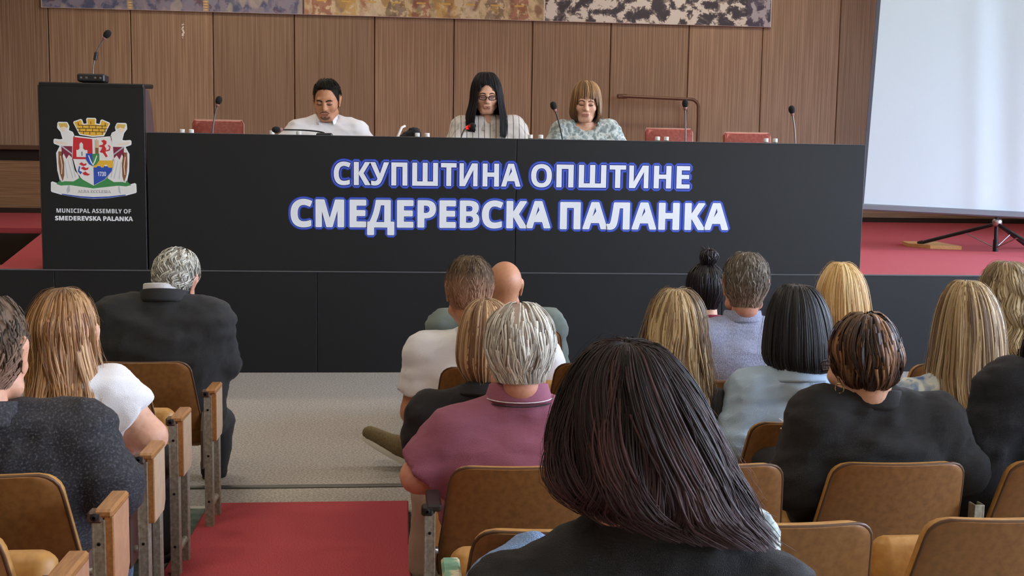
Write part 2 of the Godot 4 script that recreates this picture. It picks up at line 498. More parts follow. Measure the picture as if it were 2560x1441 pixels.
func grown(polys: Array, by: float) -> Array:
	if by == 0.0: return polys
	var o := []
	for p in polys:
		var q: PackedVector2Array = p
		if Geometry2D.is_polygon_clockwise(q): q.reverse()
		for w in Geometry2D.offset_polygon(q, by, Geometry2D.JOIN_ROUND):
			if w.size() > 2: o.append(w)
	return o

# printed letters: each layer [material, spread] lies a little over the one before; the counters repeat the layers inwards
func lettering(called: String, txt: String, x1: float, x2: float, y1: float, y2: float, z: float, layers: Array, parent: Node3D, bold := true, slope := 0.0, serif := false, ground := "banner_black") -> void:
	var o := outlines(txt, x1, x2, y1, y2, bold, slope, serif)
	var h := 0.0004
	for k in layers.size():
		var g := G.new()
		for p in grown(o[0], layers[k][1]): g.prism(p, Vector3(0, 0, z), Vector3.RIGHT, Vector3.UP, h)
		part(called, g, M[layers[k][0]], parent)
		h += 0.0004
	if o[1].is_empty(): return
	for k in range(layers.size() - 2, -2, -1):
		var g := G.new()
		var inner := grown(o[1], -layers[k + 1][1] * (0.3 if k == layers.size() - 2 else 0.75))
		if inner.is_empty(): break
		for p in inner: g.prism(p, Vector3(0, 0, z), Vector3.RIGHT, Vector3.UP, h)
		part("counter", g, M[layers[k][0] if k >= 0 else ground], parent)
		h += 0.0004

func desk() -> void:
	var t := thing("panel_desk", "long black desk front with blue-outlined white lettering across the stage", "desk", Vector3(0.68, STAGE_Y, STAGE_Z))
	var top := 0.822
	for q in [[-2.208, 0.0], [0.003, 2.213]]:
		var g := G.new()
		g.box(Vector3((q[0] + q[1]) * 0.5, top * 0.5, -0.02), Vector3(q[1] - q[0], top, 0.036), 0.003)
		part("front_panel", g, M.banner_black, t)
	var g := G.new()
	g.box(Vector3(0, 0.612, -0.46), Vector3(4.4, 0.04, 0.84), 0.006)
	part("tabletop", g, M.table_wood, t)
	for x in [-2.18, -0.75, 0.75, 2.18]:
		g = G.new()
		g.box(Vector3(x, 0.296, -0.46), Vector3(0.04, 0.59, 0.8), 0.004)
		part("leg_panel", g, M.table_wood, t)
	g = G.new()
	g.box(Vector3(0, top + 0.001, -0.02), Vector3(4.42, 0.004, 0.038), 0.001)
	part("edge_strip", g, M.panel_edge, t)
	var ox := -0.68
	var oy := -STAGE_Y
	var outline := [["print_blue", 0.019], ["print_line", 0.0125], ["print_navy", 0.0095]]
	lettering("lettering", "СКУПШТИНА", -0.426 + ox, 0.708 + ox, 1.155 + oy, 1.292 + oy, -0.0019, outline + [["print_white", 0.0012]], t, true, 0.003)
	lettering("lettering", "ОПШТИНЕ", 0.775 + ox, 1.767 + ox, 1.158 + oy, 1.295 + oy, -0.0019, outline + [["print_white", 0.0012]], t, true, 0.003)
	lettering("lettering", "СМЕДЕРЕВСКА", -0.682 + ox, 0.895 + ox, 0.9 + oy, 1.06 + oy, -0.0019, outline + [["print_white", 0.0045]], t, true, 0.004)
	lettering("lettering", "ПАЛАНКА", 0.962 + ox, 2.02 + ox, 0.903 + oy, 1.063 + oy, -0.0019, outline + [["print_white", 0.0045]], t, true, 0.004)

func lectern() -> void:
	var t := thing("lectern", "tall black lectern with a painted coat of arms, left end of the desk", "lectern", Vector3(-1.838, STAGE_Y, STAGE_Z))
	var g := G.new()
	g.box(Vector3(0, 0.545, -0.012), Vector3(0.604, 1.09, 0.03), 0.003)
	part("front_panel", g, M.banner_black, t)
	for s in [-1.0, 1.0]:
		g = G.new()
		var o := PackedVector2Array([Vector2(0.03, 0), Vector2(0.36, 0), Vector2(0.36, 0.72), Vector2(0.345, 0.86), Vector2(0.3, 0.98), Vector2(0.22, 1.08), Vector2(0.03, 1.09)])
		g.prism(o, Vector3(s * 0.29 - 0.009, 0, 0), Vector3.FORWARD, Vector3.UP, -0.018)
		part("side_panel", g, M.lectern_side, t)
	g = G.new()
	g.box(Vector3(0, 1.1, -0.13), Vector3(0.6, 0.028, 0.27), 0.006, Basis(Vector3.RIGHT, 0.06))
	part("top_board", g, M.banner_black, t)
	g = G.new()
	g.box(Vector3(0, 0.88, -0.2), Vector3(0.56, 0.02, 0.26), 0.004)
	part("shelf", g, M.lectern_side, t)
	crest(t)
	lettering("lettering", "MUNICIPAL ASSEMBLY OF", -0.218, 0.213, 0.341, 0.366, 0.003, [["print_white", 0.0]], t, true, 0.0)
	lettering("lettering", "SMEDEREVSKA PALANKA", -0.226, 0.222, 0.296, 0.321, 0.003, [["print_white", 0.001]], t, true, 0.0)

func crest(parent: Node3D) -> void:
	var c := Node3D.new()
	c.name = "coat_of_arms"
	parent.add_child(c)
	c.set_meta("label", "printed municipal coat of arms with two robed supporters")
	c.position = Vector3(0, 0.672, 0.003)
	var u := 0.000717   # outline units to metres; middle of the sheet at (803, 1327)
	var to := func(pts: Array, flip := false) -> PackedVector2Array:
		var o := PackedVector2Array()
		for k in range(0, pts.size(), 2): o.append(Vector2((pts[k] - 803.0) * (-u if flip else u), (1327.0 - pts[k + 1]) * u))
		return o
	var layer := func(called: String, m: String, polys: Array, h: float) -> void:
		var g := G.new()
		for p in polys: g.prism(p, Vector3.ZERO, Vector3.RIGHT, Vector3.UP, h)
		part(called, g, M[m], c)
	var crown: PackedVector2Array = to.call([660, 1045, 715, 1025, 728, 1065, 768, 1060, 765, 1015, 828, 1015, 825, 1058, 868, 1065, 880, 1025, 938, 1050, 890, 1145, 803, 1153, 705, 1138])
	var shield: PackedVector2Array = to.call([650, 1162, 803, 1178, 955, 1162, 967, 1350, 952, 1440, 895, 1512, 803, 1562, 715, 1512, 655, 1440, 638, 1350])
	var lady := [535, 1052, 600, 1052, 612, 1080, 606, 1115, 640, 1130, 656, 1170, 645, 1240, 640, 1330, 665, 1430, 690, 1500, 640, 1530, 575, 1528, 545, 1535, 524, 1440, 518, 1300, 552, 1235, 500, 1215, 500, 1190, 540, 1195, 575, 1190, 556, 1120, 532, 1090]
	var ribbon: PackedVector2Array = to.call([470, 1540, 540, 1565, 612, 1560, 800, 1585, 1000, 1560, 1065, 1565, 1138, 1545, 1140, 1610, 1060, 1632, 920, 1655, 800, 1662, 690, 1655, 545, 1632, 468, 1610])
	var whites := []
	for p in [crown, shield, to.call(lady), to.call(lady, true), ribbon]:
		whites.append_array(Geometry2D.offset_polygon(p, 9.0 * u, Geometry2D.JOIN_ROUND))
	layer.call("white_border", "print_white", whites, 0.0006)
	layer.call("hill", "crest_green", [to.call([488, 1565, 560, 1500, 680, 1490, 803, 1550, 930, 1490, 1050, 1500, 1118, 1565, 1000, 1605, 803, 1625, 610, 1605])], 0.0009)
	layer.call("crown", "crest_yellow", [crown], 0.0012)
	var lines := []
	for q in [[690, 1065, 915, 1068], [678, 1090, 925, 1092], [690, 1115, 912, 1117]]:
		lines.append(to.call([q[0], q[1], q[2], q[3], q[2], q[3] + 5, q[0], q[1] + 5]))
	for q in [[725, 1068], [775, 1068], [830, 1068], [880, 1068], [700, 1093], [750, 1093], [803, 1093], [855, 1093], [902, 1093], [730, 1118], [780, 1118], [830, 1118], [880, 1118], [790, 1035], [690, 1045], [905, 1045]]:
		lines.append(to.call([q[0], q[1], q[0] + 5, q[1], q[0] + 5, q[1] + 24, q[0], q[1] + 24]))
	layer.call("crown_joints", "crest_dark", lines, 0.0015)
	layer.call("shield", "crest_robe", [shield], 0.0012)
	layer.call("red_quarter", "crest_red", [to.call([650, 1164, 801, 1179, 801, 1345, 638, 1345])], 0.0015)
	layer.call("blue_quarter", "crest_blue", [to.call([805, 1400, 960, 1400, 950, 1440, 893, 1510, 805, 1558])], 0.0015)
	layer.call("bridge", "crest_yellow", [to.call([805, 1353, 965, 1353, 960, 1412, 925, 1412, 915, 1390, 897, 1388, 885, 1412, 868, 1412, 858, 1395, 840, 1395, 830, 1412, 805, 1412])], 0.0018)
	layer.call("church", "crest_robe", [to.call([672, 1270, 690, 1270, 690, 1262, 698, 1262, 698, 1222, 712, 1205, 726, 1222, 726, 1262, 735, 1262, 735, 1270, 760, 1270, 760, 1328, 672, 1328])], 0.0018)
	layer.call("church_door", "crest_ink", [to.call([712, 1285, 716, 1282, 720, 1285, 720, 1318, 712, 1318])], 0.0021)
	layer.call("tower", "crest_brown", [to.call([822, 1250, 850, 1250, 850, 1320, 822, 1320])], 0.0018)
	layer.call("rays", "crest_gold", [to.call([822, 1185, 827, 1185, 827, 1250, 822, 1250]), to.call([833, 1180, 838, 1180, 838, 1250, 833, 1250]), to.call([844, 1188, 849, 1188, 849, 1250, 844, 1250])], 0.0018)
	layer.call("lion", "crest_red", [to.call([872, 1192, 895, 1183, 915, 1195, 914, 1215, 898, 1232, 912, 1258, 905, 1288, 922, 1318, 908, 1328, 884, 1292, 858, 1285, 874, 1262, 880, 1245, 852, 1240, 858, 1230, 882, 1225, 888, 1210])], 0.0021)
	layer.call("lion_tail", "crest_red", [to.call([908, 1270, 932, 1262, 938, 1240, 925, 1235, 930, 1225, 946, 1238, 940, 1270, 912, 1280])], 0.0021)
	layer.call("wolves", "crest_red", [to.call([690, 1385, 712, 1370, 728, 1385, 750, 1378, 748, 1395, 725, 1402, 712, 1398]), to.call([702, 1420, 725, 1405, 745, 1418, 768, 1412, 760, 1430, 735, 1438]), to.call([715, 1460, 740, 1445, 758, 1462, 778, 1468, 760, 1480, 728, 1476])], 0.0018)
	layer.call("blue_mantle", "crest_blue", [to.call([690, 1400, 700, 1410, 692, 1440, 715, 1452, 700, 1470, 680, 1445])], 0.0018)
	layer.call("small_shield_blue", "crest_blue", [to.call([747, 1297, 800, 1300, 800, 1402, 770, 1385, 747, 1350])], 0.0024)
	layer.call("small_shield_green", "crest_green", [to.call([800, 1300, 855, 1297, 855, 1350, 832, 1385, 800, 1402])], 0.0024)
	layer.call("wheat", "crest_robe", [to.call([765, 1315, 772, 1312, 790, 1360, 802, 1385, 815, 1355, 832, 1312, 838, 1316, 822, 1365, 803, 1398, 783, 1368])], 0.0027)
	for f in [false, true]:
		layer.call("robe", "crest_robe", [to.call(lady, f)], 0.0012)
		layer.call("sash", "crest_maroon", [to.call([552, 1240, 640, 1240, 634, 1335, 612, 1310, 590, 1345, 570, 1300, 556, 1330], f)], 0.0016)
		layer.call("round_shield", "crest_brown", [to.call([528, 1285, 556, 1285, 572, 1380, 570, 1480, 556, 1530, 536, 1470, 526, 1380], f)], 0.0016)
		layer.call("shield_mark", "crest_face", [to.call([540, 1320, 546, 1320, 558, 1400, 552, 1470, 546, 1470, 551, 1400], f)], 0.0019)
		layer.call("supporter_hair", "crest_hairgold", [to.call([532, 1055, 600, 1052, 612, 1080, 600, 1092, 578, 1080, 548, 1090], f)], 0.0016)
		layer.call("face", "crest_face", [to.call([548, 1090, 578, 1080, 590, 1100, 578, 1122, 560, 1120], f)], 0.0019)
		layer.call("sword", "crest_shade", [to.call([545, 1240, 558, 1236, 640, 1300, 634, 1308], f)], 0.0019)
		layer.call("arms", "crest_face", [to.call([500, 1195, 530, 1202, 600, 1215, 602, 1228, 520, 1218], f)], 0.0019)
		layer.call("folds", "crest_shade", [to.call([600, 1350, 604, 1350, 640, 1500, 634, 1502], f), to.call([575, 1360, 579, 1360, 600, 1505, 594, 1505], f), to.call([625, 1345, 629, 1345, 664, 1490, 658, 1492], f)], 0.0019)
	layer.call("ribbon", "crest_robe", [ribbon], 0.0016)
	layer.call("ribbon_shadow_fold", "crest_shade", [to.call([600, 1560, 612, 1560, 612, 1610, 590, 1632, 585, 1600]), to.call([1000, 1560, 1010, 1562, 1022, 1632, 1004, 1612])], 0.0019)
	layer.call("ribbon_rim", "crest_blue", [to.call([545, 1632, 690, 1650, 800, 1656, 920, 1650, 1060, 1632, 1058, 1640, 920, 1662, 800, 1668, 690, 1662, 547, 1640])], 0.0019)
	lettering("motto", "ALBA ECCLESIA", -0.092, 0.099, (1327.0 - 1622.0) * u, (1327.0 - 1600.0) * u, 0.0016, [["crest_ink", 0.0]], c, false, 0.0, true, "crest_robe")
	lettering("year", "1730", 0.025, 0.073, (1327.0 - 1482.0) * u, (1327.0 - 1447.0) * u, 0.0015, [["print_white", 0.0]], c, true, 0.0, false, "crest_blue")

func screen() -> void:
	var t := thing("projection_screen", "large white projection screen on a tripod, right of the desk", "projection screen", Vector3(4.95, STAGE_Y, -9.15), 0.0)
	var leaf := Node3D.new()
	var b := Basis(Vector3.UP, -0.09) * Basis(Vector3.BACK, -0.035)
	var w := 2.72
	var o := b * Vector3.ZERO + Vector3(-1.14, 0.385, -0.06)   # lower left corner of the cloth
	var rows := []
	for k in 25:
		var v := k / 24.0 * 2.5
		var row := PackedVector3Array()
		for j in 61:
			var u := w * j / 60.0
			var wob := 0.006 * sin(u * 5.2 + v * 0.5) * smoothstep(0.2, 1.2, u) + 0.012 * exp(-pow((u - 0.72 - (2.5 - v) * 0.09) / 0.09, 2.0)) - 0.012 * exp(-pow((u - 0.9 - (2.5 - v) * 0.12) / 0.1, 2.0)) + 0.008 * exp(-pow((u - 1.25) / 0.12, 2.0))
			row.append(o + b * Vector3(u, v, wob))
		rows.append(row)
	var g := G.new()
	g.grid(rows, false, false)
	var back := []
	for r in rows:
		var q := PackedVector3Array()
		for p in r: q.append(p - b.z * 0.002)
		back.append(q)
	g.grid(back, false, true)
	part("cloth", g, M.screen_white, t)
	g = G.new()
	g.box(o + b * Vector3(-0.016, 1.25, 0.0), Vector3(0.032, 2.5, 0.006), 0.001, b)
	part("border", g, M.screen_border, t)
	g = G.new()
	g.box(o + b * Vector3(w + 0.016, 1.25, 0.0), Vector3(0.032, 2.5, 0.006), 0.001, b)
	part("border", g, M.screen_border, t)
	g = G.new()
	g.box(o + b * Vector3(w * 0.5, -0.028, 0.0), Vector3(w + 0.1, 0.056, 0.05), 0.012, b)
	part("lower_bar", g, M.screen_bar, t)
	g = G.new()
	g.box(o + b * Vector3(w * 0.5, 2.53, 0.0), Vector3(w + 0.14, 0.09, 0.09), 0.02, b)
	part("housing", g, M.screen_bar, t)
	g = G.new()
	g.tube([Vector3(-0.01, 0.0, 0.02), Vector3(-0.01, 2.9, -0.08)], 0.016, 10)
	part("pole", g, M.tripod_black, t)
	g = G.new()
	g.lathe([[0.0, -0.03], [0.03, -0.03], [0.04, -0.01], [0.04, 0.02], [0.028, 0.035], [0.0, 0.035]], Vector3(-0.01, 0.24, 0.02), 14)
	part("hub", g, M.steel, t)
	for q in [[Vector3(-0.47, 0.035, -0.42), 0.016], [Vector3(0.5, 0.012, -0.36), 0.016], [Vector3(0.06, 0.012, 0.75), 0.014]]:
		g = G.new()
		var top := Vector3(-0.01, 0.235, 0.02)
		g.tube([top, q[0]], q[1], 8)
		var foot := G.new()
		foot.tube([q[0] + (q[0] - top).normalized() * -0.03, q[0] + (q[0] - top).normalized() * 0.012], q[1] * 1.25, 8)
		var lg := part("leg", g, M.tripod_black, t)
		part("rubber_foot", foot, M.rubber_dark, lg)
		g = G.new()
		g.tube([top.lerp(q[0], 0.42), Vector3(-0.012, 0.03, 0.022)], 0.006, 6)
		part("brace", g, M.steel, t)
	g = G.new()
	g.tube([Vector3(-0.01, 0.0, 0.02), Vector3(-0.01, 0.1, 0.018)], 0.022, 10)
	part("pole_foot", g, M.tripod_black, t)
	var pk := G.new()
	pk.prism(PackedVector2Array([Vector2(-0.2, 0.02), Vector2(-0.12, 0.32), Vector2(0.19, 0.28), Vector2(0.13, -0.3), Vector2(-0.1, -0.2)]), Vector3.ZERO, Vector3.RIGHT, Vector3.FORWARD, 0.03)
	var plank := part("wood_offcut", pk, M.plank)
	plank.position = Vector3(4.6, STAGE_Y, -9.6)
	tag(plank, "offcut of pale board lying on the red stage carpet under the tripod leg", "board")

func microphone(at: Vector3, ball: Vector3, bend: Vector3, label: String, ring := "ring_pink", base := Vector3(0.13, 0.045, 0.1), stem := "stem_grey") -> Node3D:
	var t := thing("microphone", label, "microphone", at, 0.0)
	var g := G.new()
	g.box(Vector3(0, base.y * 0.5, 0), base, 0.008)
	part("base", g, M.plastic_black, t)
	g = G.new()
	var p := []
	var s := Vector3(0, base.y, 0)
	for k in 9:
		var u := k / 8.0
		p.append(s * (1 - u) * (1 - u) + bend * 2.0 * u * (1 - u) + ball * u * u)
	g.tube(p, 0.0048, 8)
	part("gooseneck", g, M[stem], t)
	var d: Vector3 = (p[8] - p[7]).normalized()
	var side := d.cross(Vector3.BACK if absf(d.z) < 0.8 else Vector3.UP).normalized()
	var bs := Basis(side, d, side.cross(d))
	g = G.new()
	g.lathe([[0.0, -0.016], [0.009, -0.016], [0.012, -0.004], [0.012, 0.006], [0.0, 0.006]], ball, 12, bs)
	part("light_ring", g, M[ring], t)
	g = G.new()
	g.lathe([[0.0, 0.0], [0.012, 0.001], [0.0185, 0.012], [0.021, 0.024], [0.019, 0.038], [0.012, 0.049], [0.0, 0.053]], ball, 16, bs)
	part("windscreen", g, M.foam_black, t)
	return t

func bottle() -> Node3D:
	var t := thing("water_bottle", "small glass water bottle with a white cap on the officials' table", "bottle", Vector3(-1.385, 1.258, -7.35), 0.0, "white-capped water bottles on the officials' table")
	var g := G.new()
	g.lathe([[0.0, 0.0], [0.028, 0.0], [0.031, 0.006], [0.031, 0.125], [0.026, 0.15], [0.016, 0.175], [0.0135, 0.19], [0.0135, 0.203], [0.0, 0.203]], Vector3.ZERO, 14)
	part("glass", g, M.bottle_glass, t)
	g = G.new()
	g.lathe([[0.0315, 0.04], [0.0318, 0.04], [0.0318, 0.1], [0.0315, 0.1]], Vector3.ZERO, 14)
	part("paper_label", g, M.bottle_label, t)
	g = G.new()
	g.lathe([[0.0, 0.197], [0.0152, 0.197], [0.0158, 0.2], [0.0158, 0.218], [0.0145, 0.222], [0.0, 0.222]], Vector3.ZERO, 14)
	part("cap", g, M.cap_white, t)
	return t

func red_chair() -> Node3D:
	var t := thing("leather_chair", "empty red leather chair behind the desk, beside the lectern", "chair", Vector3(-1.322, STAGE_Y, -8.3))
	var rows := []
	for k in 9:
		var a := k / 8.0
		var row := PackedVector3Array()
		for j in 11:
			var u := j / 10.0 * 2.0 - 1.0
			row.append(Vector3(u * 0.172, 0.5 + a * 0.44, 0.02 - 0.03 * (1.0 - u * u) * sin(a * PI) * -1.0 - a * 0.05))
		rows.append(row)
	var g := G.new()
	g.grid(rows, false, true)
	g.grid(rows, false, false)
	g.box(Vector3(0, 0.722, -0.03), Vector3(0.35, 0.456, 0.05), 0.02, Basis(Vector3.RIGHT, -0.11))
	part("backrest", g, M.leather_red, t)
	g = G.new()
	var w := []
	for q in [[-0.178, 0.5], [-0.178, 0.92], [-0.165, 0.945], [0.165, 0.945], [0.178, 0.92], [0.178, 0.5]]: w.append(Vector3(q[0], q[1], 0.0 - (q[1] - 0.5) * 0.11))
	g.tube(w, 0.006, 6)
	part("piping", g, M.leather_welt, t)
	g = G.new()
	g.box(Vector3(0, 0.43, 0.17), Vector3(0.38, 0.09, 0.38), 0.03)
	part("seat", g, M.leather_red, t)
	for s in [[-1, 0.0], [1, 0.0], [-1, 0.33], [1, 0.33]]:
		g = G.new()
		g.tube([Vector3(s[0] * 0.16, 0.4, 0.01 + s[1]), Vector3(s[0] * 0.175, 0.0, s[1])], [0.018, 0.013], 8)
		part("leg", g, M.trim_wood, t)
	return t

func table_things() -> void:
	var first := red_chair()
	for q in [[1.937, -8.3, "empty red leather chair behind the desk, in front of the bent handrail", 0.0], [2.527, -8.3, "empty red leather chair nearest the projection screen", -0.02], [0.272 - 0.63, -8.05, "red leather chair the man in the white shirt sits on", -0.12], [0.53, -8.05, "red leather chair the woman with glasses sits on", -0.12], [1.2, -8.05, "red leather chair the woman in the patterned blouse sits on", -0.12]]:
		dup(first, Vector3(q[0], STAGE_Y + q[3], q[1]), q[2])
	var b := bottle()
	var spots := [["water bottle just left of the empty red chair beside the lectern", -1.33], ["water bottle by the ball of the sideways microphone", -0.833], ["water bottle in front of the man in the white shirt", -0.667], ["water bottle touching the black pouch", 0.079], ["water bottle just right of the black pouch", 0.141], ["water bottle at the right elbow of the speaking woman, nearer to her", 0.803], ["water bottle just left of the woman in the patterned blouse", 0.87], ["left of two water bottles before the red chair by the handrail", 1.634], ["right of two water bottles before the red chair by the handrail", 1.693], ["water bottle in front of the red chair nearest the screen", 2.357], ["water bottle right of the red chair nearest the screen", 2.419]]
	b.set_meta("label", "water bottle nearest the lectern, first from the left on the table")
	for q in spots:
		dup(b, Vector3(q[1], 1.258 + (q[1] + 1.385) * 0.0022, -7.35), q[0])
	var y := 1.258
	microphone(Vector3(-1.18, y, -7.25), Vector3(0.03, 0.376, 0.0), Vector3(-0.02, 0.22, 0.0), "gooseneck microphone in front of the empty chair beside the lectern")
	microphone(Vector3(-0.5, 1.4, -7.27), Vector3(-0.27, 0.085, 0.02), Vector3(-0.06, 0.09, 0.0), "gooseneck microphone bent flat sideways in front of the man in white", "ring_pink", Vector3(0.1, 0.07, 0.09), "plastic_black")
	var bk := G.new()
	bk.box(Vector3(-0.5, 1.329, -7.27), Vector3(0.2, 0.142, 0.14), 0.004)
	tag(part("folder_stack", bk, M.plastic_black), "stack of dark folders under the sideways microphone", "folders")
	var lit := microphone(Vector3(0.34, y, -7.22), Vector3(0.055, 0.262, 0.04), Vector3(0.0, 0.26, 0.0), "microphone with a glowing red ring in front of the speaking woman", "ring_red_light")
	var ol := OmniLight3D.new()
	ol.name = "ring_glow"
	ol.light_color = Color("ff2a20")
	ol.light_energy = 0.004
	ol.light_size = 0.012
	ol.omni_range = 4.0
	ol.omni_attenuation = 2.0
	ol.shadow_enabled = true
	ol.position = Vector3(0.055, 0.268, 0.066)
	lit.add_child(ol)
	microphone(Vector3(1.01, y, -7.25), Vector3(-0.065, 0.385, 0.0), Vector3(0.0, 0.22, 0.0), "gooseneck microphone in front of the woman in the patterned blouse", "ring_pink", Vector3(0.13, 0.045, 0.1), "plastic_black")
	microphone(Vector3(1.793, y, -7.25), Vector3(-0.006, 0.415, 0.0), Vector3(0.006, 0.2, 0.0), "gooseneck microphone in front of the empty chair by the handrail")
	microphone(Vector3(2.52, y, -7.25), Vector3(-0.027, 0.39, 0.0), Vector3(0.015, 0.2, 0.0), "gooseneck microphone at the screen end of the desk")
	var lm := microphone(Vector3(-1.853, 1.741, -7.1), Vector3(0.073, 0.265, 0.0), Vector3(0.0, 0.17, 0.0), "microphone with a square control base on top of the lectern", "ring_pink", Vector3(0.158, 0.048, 0.11), "stem_grey")
	var g := G.new()
	g.box(Vector3(0.018, 0.155, 0.0), Vector3(0.02, 0.05, 0.02), 0.005, Basis(Vector3.BACK, -0.2))
	part("clip", g, M.plastic_black, lm)
	g = G.new()
	for k in 4: g.box(Vector3(-0.055 + [0.0, 0.03, 0.08, 0.11][k], 0.024, 0.0555), Vector3(0.012, 0.011, 0.003), 0.001)
	part("buttons", g, M.stem_grey, lm)
	# black pouch with a pale cord on the table between the man and the speaker
	var p := G.new()
	folds.frequency = 20.0
	nets(p, [[Vector3(0, 0.17, 0), Vector3(0.06, 0.22, 0), 0.05, 0.045, Vector3(1, 1, 1.3)], [Vector3(-0.02, 0.05, 0), Vector3(0.03, 0.15, 0), 0.055, 0.05, Vector3(1, 1, 1.2)]], 0.008, 0.02, [[Vector3(0, 0.0, 0), Vector3(0, -1, 0), 0.2]], 0.008)
	folds.frequency = 7.0
	var pouch := thing("pouch", "small black pouch with a pale zip edge on the table beside two bottles", "pouch", Vector3(0.0, 1.258, -7.42))
	part("bag", p, M.cloth_black, pouch)
	g = G.new()
	g.tube([Vector3(-0.055, 0.12, 0.04), Vector3(-0.045, 0.2, 0.035), Vector3(-0.02, 0.26, 0.02), Vector3(0.0, 0.27, 0.0)], 0.008, 6)
	part("zip_edge", g, M.paper, pouch)
	# papers on the table in front of the man
	g = G.new()
	g.box(Vector3(-0.68, 1.33, -7.42), Vector3(0.3, 0.006, 0.21), 0.001, Basis(Vector3.UP, 0.1) * Basis(Vector3.RIGHT, 0.2))
	g.box(Vector3(-0.68, 1.29, -7.42), Vector3(0.3, 0.06, 0.2), 0.002)
	tag(part("paper_stack", g, M.paper), "stack of white papers the man in the white shirt is reading", "papers")

# ------------------------------------------------------------------ theatre seats
func seat_outline(y: float, grow := 0.0) -> float:   # half width of the back at a height
	var top := 0.556 + grow
	var w := lerpf(0.206, 0.17, clampf((y - 0.24) / 0.31, 0.0, 1.0)) + grow
	var r := 0.04
	if y > top - r: w -= r - sqrt(maxf(r * r - pow(y - (top - r), 2.0), 0.0))
	if y < 0.24 + r: w -= (r - sqrt(maxf(r * r - pow(0.24 + r - y, 2.0), 0.0))) * 0.8
	return w

func seat_at(u: float, y: float, half: float) -> Vector3:   # on the middle surface of the curved, leaning back
	var x := u * half
	return Vector3(x, y, (y - 0.556) * 0.3 + 0.036 * (1.0 - pow(x / 0.2, 2.0)))

func seat_slab(g: G, front: float, back: float, grow: float, bulge: float) -> void:
	var rows := []
	var ys := [0.24, 0.244, 0.252, 0.266, 0.285, 0.33, 0.38, 0.43, 0.48, 0.516, 0.53, 0.541, 0.549, 0.554, 0.556 + grow]
	for k in ys.size():
		var y: float = ys[k]
		var half := seat_outline(y, grow)
		var row := PackedVector3Array()
		for j in 15:
			row.append(seat_at(j / 7.0 - 1.0, y, half) + Vector3(0, 0, back - (0.003 if j == 0 or j == 14 else 0.0)))
		for j in 15:
			var u := 1.0 - j / 7.0
			row.append(seat_at(u, y, half) + Vector3(0, 0, front - bulge * (1.0 - pow(absf(u), 4.0)) * sin(PI * clampf((y - 0.24) / 0.316, 0, 1)) + (0.003 if j == 0 or j == 14 else 0.0)))
		rows.append(row)
	var lid := PackedVector3Array()
	for j in 30: lid.append((rows[-1][j] + rows[-1][29 - j]) * 0.5 + Vector3(0, 0.002, 0))
	rows.append(lid)
	var foot := PackedVector3Array()
	for j in 30: foot.append((rows[0][j] + rows[0][29 - j]) * 0.5)
	rows.insert(0, foot)
	g.grid(rows, true, true)

func theatre_seat(open: bool) -> Node3D:
	var t := thing("theatre_seat", "seat", "theatre seat")
	var g := G.new()
	seat_slab(g, 0.0, 0.012, 0.0, 0.0)
	part("back_shell", g, M.seat_vinyl, t)
	g = G.new()
	seat_slab(g, -0.03, -0.001, -0.002, 0.014)
	part("back_cushion", g, M.seat_front, t)
	g = G.new()
	var line := []
	for y in [0.25, 0.3, 0.38, 0.46, 0.51, 0.53, 0.543, 0.551]: line.append(seat_at(-1.0, y, seat_outline(y, 0.001)) + Vector3(0, 0, 0.006))
	for j in 11: line.append(seat_at(j / 5.0 - 1.0, 0.5565, seat_outline(0.5555, 0.0)) + Vector3(0, 0, 0.006))
	for y in [0.551, 0.543, 0.53, 0.51, 0.46, 0.38, 0.3, 0.25]: line.append(seat_at(1.0, y, seat_outline(y, 0.001)) + Vector3(0, 0, 0.006))
	g.tube(line, 0.0042, 6)
	part("welt", g, M.seat_welt, t)
	g = G.new()
	if open: g.soft(Vector3(0, 0.275, -0.27), Vector3(0.41, 0.08, 0.38), 0.035, Basis(Vector3.RIGHT, 0.08))
	else: g.soft(Vector3(0, 0.335, -0.155), Vector3(0.43, 0.25, 0.085), 0.04, Basis(Vector3.RIGHT, -0.2))
	part("seat_pad", g, M.seat_front, t)
	for s in [-1.0, 1.0]:
		g = G.new()
		g.prism(PackedVector2Array([Vector2(0.02, 0.16), Vector2(0.02, 0.3), Vector2(0.05, 0.36), Vector2(0.09, 0.36), Vector2(0.14, 0.3), Vector2(0.16, 0.16)]), Vector3(s * 0.212 - 0.004, 0, 0), Vector3.FORWARD, Vector3.UP, -0.008)
		var br := part("bracket", g, M.bracket_brown, t)
		for y in [0.2, 0.32]:
			g = G.new()
			g.lathe([[0.0, -0.012], [0.009, -0.012], [0.01, 0.0], [0.009, 0.012], [0.0, 0.012]], Vector3(s * 0.212, y, -0.06), 8, Basis(Vector3.BACK, PI / 2))
			part("bolt", g, M.bolt, br)
	return t

